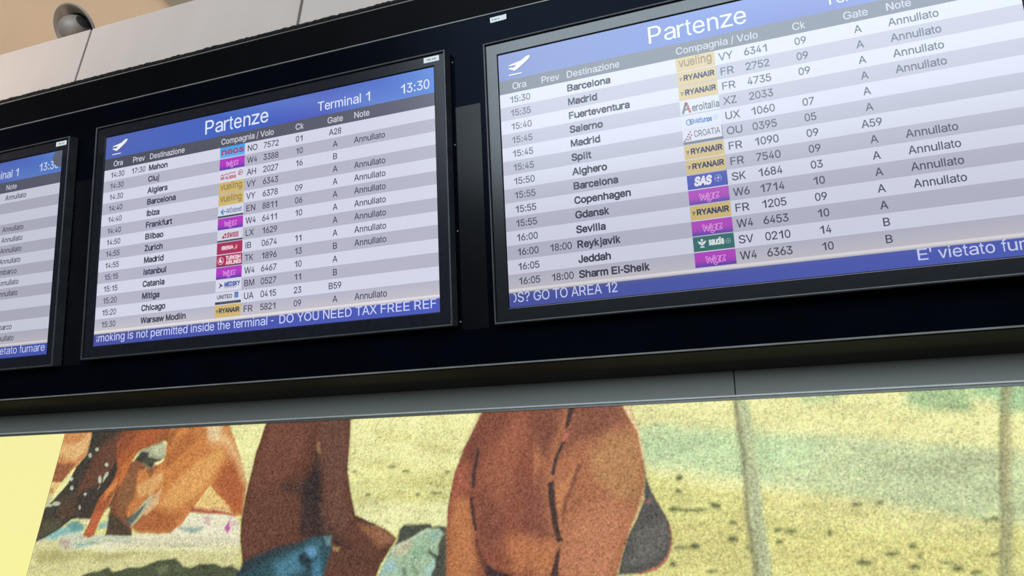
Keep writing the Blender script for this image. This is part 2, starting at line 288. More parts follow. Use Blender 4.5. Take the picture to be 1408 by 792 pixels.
x29,0 241,307 241,241 40,534 141,534 208,430 252,357 292,290 247,290 285,357 328,430 396,534 495,534 294,237 294,301 504,0 404,0 325,120 281,191 243,256 288,256 251,191 209,120 129,0
y67,-195 86,-121 100,-123 146,-125 159,-121 172,-114 183,-104 194,-90 203,-72 212,-50 229,-2 25,534 119,534 233,218 263,122 289,29 259,29 285,122 315,218 430,534 523,534 287,-82 276,-108 263,-131 248,-151 233,-167 215,-181 196,-191 175,-198 153,-203 129,-204 91,-201
z59,0 59,64 358,450 67,455 67,534 468,534 468,466 177,85 477,79 477,0
0319,-10 268,-5 223,10 183,34 148,67 120,109 97,160 80,218 71,284 67,358 71,431 81,497 97,556 120,606 149,648 184,682 224,706 269,721 319,726 369,721 415,706 455,682 489,648 518,606 541,556 557,497 567,431 570,358 567,284 557,218 541,160 518,109 490,67 455,34 415,10 370,-5|319,70 352,73 382,85 408,104 431,130 450,163 465,202 475,248 482,300 484,358 482,416 475,468 465,514 450,553 431,586 408,612 382,632 352,643 319,647 286,643 256,632 229,612 207,586 188,553 173,514 162,468 156,416 154,358 156,300 162,248 173,202 188,163 207,130 229,104 256,85 286,73
1373,0 285,0 285,560 255,534 205,500 150,468 109,451 109,536 165,566 225,612 275,662 316,719 373,719
290,0 90,67 330,322 397,397 413,419 427,440 437,460 445,480 449,501 451,523 449,547 443,569 433,589 420,606 403,621 384,632 363,640 340,645 315,647 288,645 264,639 242,630 224,617 208,601 195,582 186,560 181,536 179,509 92,509 95,551 105,588 121,623 143,653 170,678 201,698 237,714 275,723 317,726 358,723 396,714 431,699 461,679 487,655 508,627 524,595 533,561 536,524 535,498 530,472 522,447 510,421 494,394 473,364 446,331 414,294 376,253 215,85 548,80 548,0
3307,-10 264,-7 224,1 187,14 153,32 123,54 99,81 80,112 67,147 62,185 154,185 158,162 166,141 178,123 193,107 212,94 233,83 256,76 281,72 308,70 336,72 363,77 387,86 409,97 428,112 443,131 454,152 461,176 463,204 461,229 455,253 445,276 430,297 411,314 387,329 357,340 323,346 283,348 221,348 221,421 405,631 98,636 98,716 524,716 524,648 297,392 297,407 348,408 393,402 434,388 469,368 499,343 522,313 539,279 550,243 553,204 550,164 539,127 521,93 498,63 469,38 434,18 396,2 353,-7
456,148 56,223 347,716 437,716 153,234 581,229 581,148|396,0 396,171 396,206 396,447 482,447 482,0
5311,-10 270,-7 232,2 197,16 166,34 139,57 117,85 100,115 89,148 84,184 172,184 176,163 183,143 194,125 208,109 225,96 244,85 265,77 287,72 311,70 339,72 365,79 389,91 410,106 428,125 442,147 453,172 459,199 461,228 459,258 452,286 441,311 426,334 408,353 387,369 362,380 336,387 307,390 283,388 259,384 236,378 214,369 196,358 180,346 95,356 135,716 516,716 516,636 212,636 188,424 209,437 228,448 250,457 273,464 298,468 323,469 355,468 385,462 414,452 440,438 464,421 486,401 504,379 520,353 533,325 543,295 548,263 550,230 547,185 536,144 519,106 496,73 468,45 434,21 397,4 356,-6
6319,-10 276,-6 236,4 200,21 168,43 141,71 119,105 103,142 93,183 89,228 92,263 100,299 112,336 131,378 158,425 193,479 355,716 453,716 212,368 205,368 232,405 275,432 293,438 311,441 331,442 372,439 410,430 444,415 474,394 500,368 520,338 535,303 544,264 547,221 544,178 534,139 518,102 495,70 468,43 436,20 400,4 361,-6|319,68 345,70 370,77 392,88 412,103 429,121 442,143 453,167 459,193 461,221 459,250 453,276 442,300 429,321 412,339 392,354 370,365 345,371 319,373 292,371 267,365 245,354 225,340 208,322 194,301 184,277 178,251 176,223 178,194 184,167 194,143 208,121 225,103 245,88 267,77 292,70
7136,0 455,631 87,636 87,716 550,716 550,631 232,0
8319,-10 272,-7 230,2 191,16 157,35 128,59 104,87 87,119 77,153 73,190 75,220 81,248 92,275 105,299 122,321 142,339 165,354 189,366 215,372 182,388 154,407 130,433 113,464 102,498 99,535 102,571 112,603 127,633 149,660 175,682 205,701 240,715 278,723 319,726 359,723 396,715 431,701 461,682 487,660 509,633 525,603 534,571 537,535 534,499 523,465 506,433 483,407 455,388 423,376 448,366 472,354 494,339 514,321 531,299 545,275 556,248 562,220 564,190 561,153 550,119 533,87 509,59 480,35 446,16 407,2 365,-7|319,69 349,71 376,76 401,85 422,97 440,111 455,129 465,149 472,171 474,195 472,221 465,244 454,265 438,284 420,300 398,314 374,323 347,329 319,331 290,329 263,323 238,314 216,300 198,284 183,265 171,244 165,221 162,195 165,171 171,149 181,129 196,111 214,97 235,85 260,76 288,71|319,407 343,409 365,414 386,423 404,434 420,448 432,465 442,484 447,506 449,529 447,552 442,572 433,591 421,608 405,622 387,633 366,641 344,646 319,647 293,646 270,641 250,633 231,622 216,608 204,591 194,572 189,552 187,529 189,506 194,484 204,465 216,448 232,434 250,423 271,414 294,409
9318,726 361,722 400,712 437,695 469,673 496,645 518,611 534,574 544,533 547,488 545,453 537,417 525,380 505,338 478,291 444,237 282,0 184,0 424,348 432,348 405,311 361,284 344,278 326,275 307,274 265,277 227,286 193,301 163,322 137,348 117,378 102,413 92,452 89,495 93,538 103,578 119,614 141,646 169,673 201,696 237,712 276,722|318,648 292,646 267,639 245,628 225,613 208,595 195,573 184,549 178,523 176,495 178,466 184,440 195,416 208,395 225,377 245,362 267,351 292,345 318,343 345,345 370,351 392,362 412,376 429,394 443,415 453,439 459,465 461,493 459,522 453,549 443,573 429,595 412,613 392,628 370,639 345,646
:134,-6 117,-4 102,2 89,12 78,26 72,41 70,58 72,75 78,90 89,103 102,114 117,120 134,122 151,120 166,114 180,103 190,90 196,75 198,58 196,41 190,26 180,12 166,2 151,-4|134,381 117,383 102,389 89,400 78,413 72,428 70,445 72,462 78,477 89,491 102,501 117,507 134,509 151,507 166,501 180,491 190,477 196,462 198,445 196,428 190,413 180,400 166,389 151,383
/331,750 100,-108 20,-108 251,750
-474,344 474,264 160,264 160,344
?186,213 186,224 187,264 192,297 199,323 209,345 221,363 236,379 294,420 314,434 332,451 347,470 359,491 366,514 368,540 366,562 361,581 352,598 341,613 327,626 310,636 292,644 272,648 250,650 230,648 211,644 193,637 176,627 162,615 149,599 139,580 133,558 129,532 38,532 43,571 53,606 69,637 90,663 115,685 145,703 177,715 212,723 250,726 290,723 326,715 358,702 387,683 411,661 430,635 445,605 453,572 456,537 453,501 445,468 431,438 411,412 387,388 358,367 308,331 297,318 288,304 281,289 276,271 273,249 272,223 272,213|231,-6 214,-4 198,2 185,12 175,26 168,41 166,58 168,74 175,89 185,103 198,113 214,119 231,122 247,119 262,113 276,103 286,89 292,74 295,58 292,41 286,26 276,12 262,2 247,-4
'110,447 99,716 191,716 181,447""".split('\n'):
    _c, _d = _t[0], _t[1:]
    GLYPHS[_c] = [[tuple(int(q) for q in p.split(',')) for p in l.split(' ')] for l in _d.split('|')]
ADV = dict(zip("ABCDEFGHIJKLMNOPQRSTUVWXYZ", (667, 667, 722, 722, 667, 611, 778, 722, 278, 500, 667, 556, 833, 722, 778, 667, 778, 722, 667, 611, 722, 667, 944, 667, 667, 611)))
ADV.update(zip("abcdefghijklmnopqrstuvwxyz", (556, 556, 500, 556, 556, 278, 556, 556, 222, 222, 500, 222, 833, 556, 556, 556, 556, 333, 500, 278, 556, 500, 722, 500, 500, 500)))
ADV.update({c: 556 for c in '0123456789?'})
ADV.update({' ': 278, "'": 191, '-': 333, '/': 278, ':': 278})
ADVB = dict(ADV)
ADVB.update(zip("ABCDEFGHIJKLMNOPQRSTUVWXYZ", (722, 722, 722, 722, 667, 611, 778, 722, 278, 556, 722, 611, 833, 722, 778, 667, 778, 722, 667, 611, 722, 667, 944, 667, 667, 611)))
ADVB.update(zip("abcdefghijklmnopqrstuvwxyz", (556, 611, 556, 611, 556, 333, 611, 611, 278, 278, 556, 278, 889, 611, 611, 611, 611, 389, 556, 333, 611, 556, 778, 556, 556, 500)))
_cache = {}

def glyph(c, bold):
    """Triangles of one letter in thousandths of an em, fitted to its advance width."""
    key = (c, bold)
    if key in _cache:
        return _cache[key]
    adv = (ADVB if bold is True or bold > .01 else ADV)[c]
    loops = GLYPHS[c]
    xs = [x for l in loops for x, y in l]
    x0, x1 = min(xs), max(xs)
    sb = 14 if c in "AVWXYTvwxyz/1" else (46 if c in "COQGSceoqdgbpsau02356789?" else 68)
    if c == 't' or c == 'f' or c == 'r': sb = 22
    room = adv - 2 * sb
    k = room / (x1 - x0)
    k = 1.0 if c in "il'I:" else max(0.72, min(1.25, k))
    mid = (x0 + x1) / 2
    off = (40 if bold is True else bold * 1000 if bold else 14)
    L = [[((x - mid) * k + adv / 2, float(y)) for x, y in l] for l in loops]
    vs, es = [], []
    for l in L:
        n = len(vs)
        vs += [Vector(p) for p in l]
        es += [(n + i, n + (i + 1) % len(l)) for i in range(len(l))]
    cv, _, cf, _, _, _ = delaunay_2d_cdt(vs, es, [], 0, 1e-4)
    tris = []
    for f in cf:
        q = [(cv[i].x, cv[i].y) for i in f]
        mx, my = sum(p[0] for p in q) / len(q), sum(p[1] for p in q) / len(q)
        wn = 0
        for l in L:                              # winding number of the outlines round this triangle
            for (ax, ay), (bx, by) in zip(l, l[1:] + l[:1]):
                side = (bx - ax) * (my - ay) - (mx - ax) * (by - ay)
                if ay <= my < by and side > 0: wn += 1
                elif by <= my < ay and side < 0: wn -= 1
        if wn:
            tris.append([(x / 1000, y / 1000) for x, y in q])
    for l in L:                                  # stroke weight along the outline
        for (ax, ay), (bx, by) in zip(l, l[1:] + l[:1]):
            d = math.hypot(bx - ax, by - ay)
            if d < 1e-6: continue
            tx, ty = (bx - ax) / d * off, (by - ay) / d * off
            e = .4 if d > 60 else .9
            q = [(ax - tx * e + ty, ay - ty * e - tx), (bx + tx * e + ty, by + ty * e - tx),
                 (bx + tx * e - ty, by + ty * e + tx), (ax - tx * e - ty, ay - ty * e + tx)]
            tris.append([(x / 1000, y / 1000) for x, y in q])
    _cache[key] = (tris, adv / 1000)
    return _cache[key]

def clip_poly(poly, xc, keep_right):
    out = []
    for i in range(len(poly)):
        a, b = poly[i - 1], poly[i]
        ia, ib = ((a[0] >= xc), (b[0] >= xc)) if keep_right else ((a[0] <= xc), (b[0] <= xc))
        if ia != ib:
            t = (xc - a[0]) / (b[0] - a[0])
            out.append((xc, a[1] + t * (b[1] - a[1])))
        if ib:
            out.append(b)
    return out

W = 1.018                         # width of a lit display area
class Ink:
    """Flat picture in display units: u = per cent of the display's width from its left edge, v the same from its top."""
    def __init__(self, gain=1.0):
        self.v, self.f, self.c, self.gain = [], [], [], gain
    def P(self, u, v, layer):
        return ((u / 100 - .5) * W, -0.00025 * layer, (28.125 - v) / 100 * W)
    def poly(self, pts, col, layer=1):
        col = hexlin(col) if isinstance(col, str) else col
        n = len(self.v)
        self.v += [self.P(u, v, layer) for u, v in pts]
        self.c += [col] * len(pts)
        if len(pts) <= 4:
            self.f.append(tuple(range(n, n + len(pts))))
        else:
            for t in tessellate_polygon([[Vector((u, v, 0)) for u, v in pts]]):
                self.f.append(tuple(n + i for i in t))
    def rect(self, u0, v0, u1, v1, col, layer=1):
        self.poly([(u0, v1), (u1, v1), (u1, v0), (u0, v0)], col, layer)
    def grad(self, u0, v0, u1, v1, nu, nv, fn, layer=1):
        n = len(self.v)
        for j in range(nv + 1):
            for i in range(nu + 1):
                a, b = i / nu, j / nv
                self.v.append(self.P(u0 + (u1 - u0) * a, v1 + (v0 - v1) * b, layer))
                self.c.append(fn(a, 1 - b))
        for j in range(nv):
            for i in range(nu):
                q = n + j * (nu + 1) + i
                self.f.append((q, q + 1, q + nu + 2, q + nu + 1))
    def ell(self, u, v, ru, rv, col, layer=1, a0=0, a1=360, n=20):
        self.poly([(u + ru * math.cos(math.radians(a0 + (a1 - a0) * k / n)), v - rv * math.sin(math.radians(a0 + (a1 - a0) * k / n)))
                   for k in range(n if a1 - a0 == 360 else n + 1)], col, layer)
    def ring(self, u, v, r, w, col, layer=1, n=20, sq=1.0):
        for k in range(n):
            a, b = 2 * math.pi * k / n, 2 * math.pi * (k + 1) / n
            self.poly([(u + r * math.cos(a), v + sq * r * math.sin(a)), (u + r * math.cos(b), v + sq * r * math.sin(b)),
                       (u + (r - w) * math.cos(b), v + sq * (r - w) * math.sin(b)), (u + (r - w) * math.cos(a), v + sq * (r - w) * math.sin(a))], col, layer)
    def line(self, pts, w, col, layer=1):
        for (a, b), (c, d) in zip(pts, pts[1:]):
            L = math.hypot(c - a, d - b) or 1
            nx, ny = -(d - b) / L * w / 2, (c - a) / L * w / 2
            self.poly([(a + nx, b + ny), (c + nx, d + ny), (c - nx, d - ny), (a - nx, b - ny)], col, layer)
    def text(self, s, u, v, em, col, bold=False, align='L', layer=2, clip=None, fit=None, shear=0.0, sy=1.0):
        tot = sum((ADVB if bold else ADV)[c] for c in s) / 1000 * em
        sx = 1.0
        if fit: sx = fit / tot; tot = fit
        x = u - (tot if align == 'R' else tot / 2 if align == 'C' else 0)
        col = hexlin(col)
        for ch in s:
            if ch == ' ':
                x += 0.278 * em * sx
                continue
            tris, adv = glyph(ch, bold or (0.003 if em > 2.7 else False))
            for t in tris:
                q = [(x + (a + shear * b) * em * sx, v - b * em * sy) for a, b in t]
                if clip:
                    for xc, right in clip:
                        q = clip_poly(q, xc, right) if q else q
                    if len(q) < 3: continue
                n = len(self.v)
                self.v += [self.P(a, b, layer) for a, b in q]
                self.c += [col] * len(q)
                self.f.append(tuple(range(n, n + len(q))))
            x += adv * em * sx
    def build(self, name, parent, material=None):
        me = bpy.data.meshes.new(name)
        me.from_pydata(self.v, [], self.f)
        g = self.gain
        a = me.color_attributes.new('Col', 'FLOAT_COLOR', 'POINT')
        a.data.foreach_set('color', [x for c in self.c for x in (c[0] * g, c[1] * g, c[2] * g, 1.0)])
        me.materials.append(material or M_SCREEN)
        me.update()
        return link(name, me, parent)

# ------------------------------------------------------------------ the hall shell
XL, XR = -1.90, 3.45
YW, YF = 0.29, -0.015

m = MB(); m.box((-12, -16, -0.1), (14, 1.2, 0.0))
struct(m.build('floor', M_FLOOR), 'pale polished stone floor of the hall', 'floor')

# pale cladding band over the displays, panel by panel with dark joints
joints = [-1.765, -0.974, -0.1842, 0.6061, 1.396, 2.187, 2.977]
zb, zt = 0.185, 0.4065
m = MB(); m.box((XL, YF + 0.012, FLOOR + zb), (XR, YF + 0.10, FLOOR + zt - 0.004))
struct(m.build('trim_1', M_GAP), 'dark backing seen in the joints between the pale cladding panels', 'trim')
edges = [XL] + joints[1:-1] + [XR]
labs = ['pale grey cladding panel at the far left under the lamp, left of the first joint',
        'pale grey cladding panel left of the joint beside the round lamp',
        'pale grey cladding panel between the two dark joints',
        'pale grey cladding panel right of the second dark joint',
        'pale grey cladding panel above the rightmost display', 'last pale grey cladding panel at the right end']
for i in range(len(edges) - 1):
    a, b = edges[i], edges[i + 1]
    m = MB(); m.box((a + 0.0045, YF, FLOOR + zb), (b - 0.0045, YF + 0.03, FLOOR + zt), bev=0.0015)
    struct(m.build('trim_%d' % (i + 2), M_CLAD), labs[i % len(labs)], 'trim')

# sloped beige ceiling with its beam
SPOT_C = at(-1.13203, 0.48723, 1.03146)
ez = Vector((0, -0.7502, -0.6612)).normalized()           # out of the ceiling, into the hall
ex = Vector((1, 0, 0))
ey = ez.cross(ex)
CM = Matrix.Translation(SPOT_C) @ Matrix((ex, ey, ez)).transposed().to_4x4()
m = MB()
R0 = 0.108
seg = 48
ring = [(R0 * math.cos(2 * math.pi * j / seg), R0 * math.sin(2 * math.pi * j / seg)) for j in range(seg)]
x0, x1, y0, y1 = -3.2, 4.6, -0.9, 1.9
def edge_pt(x, y):
    t = min((x1 if x > 0 else x0) / x if abs(x) > 1e-9 else 1e9, (y1 if y > 0 else y0) / y if abs(y) > 1e-9 else 1e9)
    return (x * t, y * t)
corner = {}
inner = [(x, y, 0) for x, y in ring]
outer = [(*edge_pt(x, y), 0) for x, y in ring]
m.loft([inner, outer])
for cx_, cy_ in ((x0, y0), (x1, y0), (x1, y1), (x0, y1)):
    ang = math.atan2(cy_, cx_) % (2 * math.pi)
    j = int(ang / (2 * math.pi) * seg) % seg
    m.face([outer[j], (cx_, cy_, 0), outer[(j + 1) % seg]])
m.loft([inner, [(x, y, -0.10) for x, y in ring]])
ce = m.build('ceiling', M_CEIL, mw=CM)
struct(ce, 'sloped beige plaster ceiling behind the cladding band', 'ceiling')
sg = 1 if ey.z > 0 else -1
def on_ceil(px):                                          # scene point -> ceiling coordinates
    return CM.inverted() @ at(*px)
A_, B_ = on_ceil((-0.585, 0.482, 1.037)), on_ceil((-0.569, 0.498, 1.019))
dv = (A_ - B_).normalized()
m = MB()
p0 = B_ - dv * 0.35
p1 = B_ + dv * 1.2
q = []
for p in (p0, p1):
    q.append([(p.x, p.y, 0.0), (p.x + 0.9, p.y, 0.0), (p.x + 0.9, p.y, 0.03), (p.x, p.y, 0.03)])
m.loft(q, cap0=True, cap1=True)
struct(m.build('trim_9', M_BEAM, mw=CM), 'khaki flat beam across the sloped beige ceiling', 'trim')

# recessed round lamp in the sloped ceiling
lamp = thing('recessed_spotlight', 'round grey swivelling spotlight recessed in the sloped beige ceiling', 'ceiling lamp', CM)
m = MB()
m.lathe([(0.1075, -0.012), (0.1105, 0.0), (0.1105, 0.0045), (0.107, 0.007), (0.101, 0.0055), (0.090, -0.006), (0.078, -0.018), (0.070, -0.022), (0.067, -0.030), (0.067, -0.060)])
m.build('rim', M_SPOT, lamp, smooth=True)
m = MB()
m.lathe([(0.0668, -0.055), (0.0, -0.055)], mi=0)
m.build('recess', M_HOLE, lamp)
er = 0.0615
m = MB()
m.lathe([(er * math.sin(math.pi * k / 28), -er * math.cos(math.pi * k / 28)) for k in range(29)])
aim_w = Vector((0.80, -0.05, 0.36)).normalized() * 0.95 + Vector((0.6, -0.62, -0.50)) * 0.14
aim = (CM.to_3x3().inverted() @ aim_w).normalized()
EM = Matrix.Translation((0.004, 0, 0.004)) @ aim.to_track_quat('Z', 'Y').to_matrix().to_4x4()
eye = m.build('eyeball', M_SPOT, lamp, smooth=True, mw=EM)
m = MB()
m.lathe([(0.031, 0.0562), (0.0335, 0.0545), (0.0300, 0.0525)], seg=32)
m.lathe([(0.0305, 0.0551), (0.022, 0.0590), (0.012, 0.0618), (0.0, 0.0630)], seg=32, mi=1)
m.build('aperture', [M_SPOT, M_HOLE], eye)

# ------------------------------------------------------------------ display housing
HM = TM.copy()
YP = 0.018                                     # face of the housing, behind the plane of the lit displays
house = thing('display_housing', 'long black forward leaning housing that carries the three departure displays', 'display housing', HM)
m = MB(); m.box((XL, YP, -0.6875), (XR, 0.115, 0.1080), bev=0.001)
m.build('front_panel', M_PANEL, house)
m = MB(); m.box((XL, YP, 0.1115), (XR, 0.115, 0.1920), bev=0.001)
m.build('top_rail', M_RAIL, house)
for z0, z1, y0_ in ((0.1081, 0.1114, YP - .0022), (0.1921, 0.1947, YP - .002), (-0.6912, -0.6876, YP - .002)):
    m = MB(); m.box((XL, y0_, z0), (XR, 0.10, z1), bev=0.0006)
    tag(m.build('edge_strip', M_EDGE, house), 'thin grey edge strip of the black housing')
random.seed(4)
m = MB()
n = 640
lo, fr, up, bk = [], [], [], []
for i in range(n + 1):
    x = XL + (XR - XL) * i / n
    j1, j2 = random.uniform(-.0011, .0011), random.uniform(-.0012, .0012)
    lo.append((x, YP + .001, 0.1948)); fr.append((x, YP - .001 + j2, 0.202 + j1)); up.append((x, YP + .006 + j2, 0.2108 + j1)); bk.append((x, YP + 0.012, 0.2120 + j2))
for i in range(n):
    for p, q in ((lo, fr), (fr, up), (up, bk)):
        m.face([p[i], p[i + 1], q[i + 1], q[i]])
m.build('foam_gasket', M_FOAM, house)
PITCH = 1.18034
def screw_bm(x, z):
    m = MB()
    pr = [(0.0, -0.0012), (0.0014, -0.0011), (0.0021, -0.0004), (0.0023, 0.0002)]
    m.loft([[(x + r * math.cos(2 * math.pi * j / 12), YP + h, z + r * math.sin(2 * math.pi * j / 12)) for j in range(12)] for r, h in pr])
    return m
for x in (-0.135, 1.0572, 2.2476):
    for z in (0.0105, -0.191, -0.392, -0.5935):
        screw_bm(x, z).build('screw', M_SCREW, house, smooth=True)
for x in (-0.130, 1.0617, 2.252):
    m = MB(); m.box((x, YP - .0015, -0.612), (x + 0.064, YP - .0001, -0.102), bev=0.0004)
    m.build('cover_plate', M_PLATE, house)
# curled white label stuck under the top edge strip
m = MB()
lx0, lx1, lz0, lz1 = 1.1585, 1.2000, 0.0868, 0.0995
ks = 10
for i in range(ks):
    a, b = i / ks, (i + 1) / ks
    def lp(t, z):
        curl = 0.0016 * max(0, (t - .55)) ** 2 * 8 + (0.0012 if t < .05 else 0)
        return (lx0 + (lx1 - lx0) * t, YP - .0004 - curl, z + 0.0008 * math.sin(3 * t))
    m.face([lp(a, lz0), lp(b, lz0), lp(b, lz1), lp(a, lz1)])
for t0, t1 in ((.10, .20), (.26, .40), (.46, .55)):
    m.face([(lx0 + (lx1 - lx0) * t0, YP - .0008, lz0 + 0.0056), (lx0 + (lx1 - lx0) * t1, YP - .0008, lz0 + 0.0056),
            (lx0 + (lx1 - lx0) * t1, YP - .0008, lz0 + 0.0082), (lx0 + (lx1 - lx0) * t0, YP - .0008, lz0 + 0.0082)], 1)
tag(m.build('label_sticker', [M_LABEL, M_MARK], house), 'small curling white label stuck on the black housing')

# ------------------------------------------------------------------ departure displays
ROW0, ROWH = 9.31, 3.062
def rl(k): return ROW0 + ROWH * k

TITLE_T, HEAD_T, TICK_T = '#dfe6fb', '#c9ccd9', '#ccd3f4'
INK = '#45475a'
WHITE_ROW, GREY_ROW = '#d3d5e6', '#b4b4c6'

def lerp(a, b, t):
    return tuple(x + (y - x) * t for x, y in zip(a, b))

def banner(gain, full):
    k = Ink(gain)
    c0, c1, c2, c3 = map(hexlin, ('#5063b2', '#4062bf', '#4a55b8', '#5a86d6'))
    def fn(a, b):
        c = lerp(c0, c1, min(1, a / .45)) if a < .45 else lerp(c1, c2, min(1, (a - .45) / .25)) if a < .7 else lerp(c2, c3, (a - .7) / .3)
        s = a * 1.9 - 1.05 + .25 * math.sin(a * 5) - b * .25       # soft swoosh in the banner
        w = max(0, 1 - abs(s - .1) / .22) * .25 + max(0, 1 - abs(s - .75) / .12) * .18
        return lerp(c, hexlin('#86aae6'), w)
    k.grad(0, 0, 100, 6.15, 60, 8, fn)
    # aeroplane taking off over a runway line, with a soft dark edge
    for dx, dy, c, L in ((0.12, 0.14, '#33408a', 2), (0, 0, '#eef0f6', 3)):
        P = lambda *q: [(a + dx, b + dy) for a, b in q]
        k.poly(P((3.95, 4.32), (2.42, 3.66), (2.62, 3.42), (3.75, 3.55), (4.35, 3.05), (2.42, 3.02), (2.62, 2.78), (4.6, 2.42), (5.45, 2.28), (6.75, 1.52), (7.35, 1.42), (7.62, 1.62), (7.5, 1.98), (6.6, 2.72), (5.2, 3.62)), c, L)
        k.rect(2.45 + dx, 5.02 + dy, 5.5 + dx, 5.26 + dy, c, L)
    if full:
        k.text('Partenze', 33.7, 4.88, 5.07, TITLE_T)
    k.text('Terminal 1', 68.35, 4.92, 3.19, TITLE_T)
    k.text('13:30', 91.05, 4.92, 3.16, TITLE_T)
    return k

def header(gain, full):
    k = Ink(gain)
    c0, c1 = hexlin('#4b4c58'), hexlin('#5e5f70')
    k.grad(0, 6.15, 100, 9.31, 20, 2, lambda a, b: lerp(c0, c1, a))
    hs = [('Note', 78.6)]
    if full:
        hs += [('Ora', 3.05), ('Prev', 9.88), ('Destinazione', 15.7), ('Compagnia / Volo', 39.3), ('Ck', 61.95), ('Gate', 71.15)]
    for s, u in hs:
        k.text(s, u, 8.52, 2.05, HEAD_T)
    return k

def flight_row(i, d, gain, last):
    k = Ink(gain)
    base = hexlin(WHITE_ROW if i % 2 == 0 else GREY_ROW)
    v0, v1 = rl(i), rl(i + 1)
    warm = hexlin('#cdc6cc')
    if last:
        k.grad(0, v0, 100, v1, 10, 4, lambda a, b: lerp(base, warm, b * .6))
    else:
        k.rect(0, v0, 100, v1, base)
    b = v0 + 2.25
    t, prev, dest, code, num, ck, gate, note = d
    if t: k.text(t, 4.72, b, 2.0, INK, align='C')
    if prev: k.text(prev, 12.05, b, 2.0, INK, align='C')
    if dest: k.text(dest, 15.62, b, 2.0, '#3c3d4e', bold=True)
    if code: k.text(code, 47.62, b, 2.1, INK)
    if num: k.text(num, 52.5, b, 2.08, INK)
    if ck: k.text(ck, 63.15, b, 2.0, INK, align='C')
    if gate: k.text(gate, 73.4, b, 2.0, INK, align='C')
    if note: k.text(note, 78.6, b, 2.03, INK)
    return k

def ticker(gain, items):
    k = Ink(gain)
    k.grad(0, 52.15, 100, 53.2, 2, 8, lambda a, b: lerp(hexlin('#e4dfe0'), hexlin('#8585a0'), max(0, (b - .35)) / .65) if b > .35 else hexlin('#dfdbe0'))
    c0, c1 = hexlin('#454f9f'), hexlin('#4a5ab8')
    k.grad(0, 53.0, 100, 56.25, 20, 4, lambda a, b: lerp(lerp(hexlin('#5c5e86'), c0, min(1, b * 6)), c1, a), layer=1.4)
    for s, u, fit, al in items:
        k.text(s, u, 54.95, 2.76, TICK_T, align=al, clip=[(1.0, True), (99.6, False)], fit=fit)
    return k

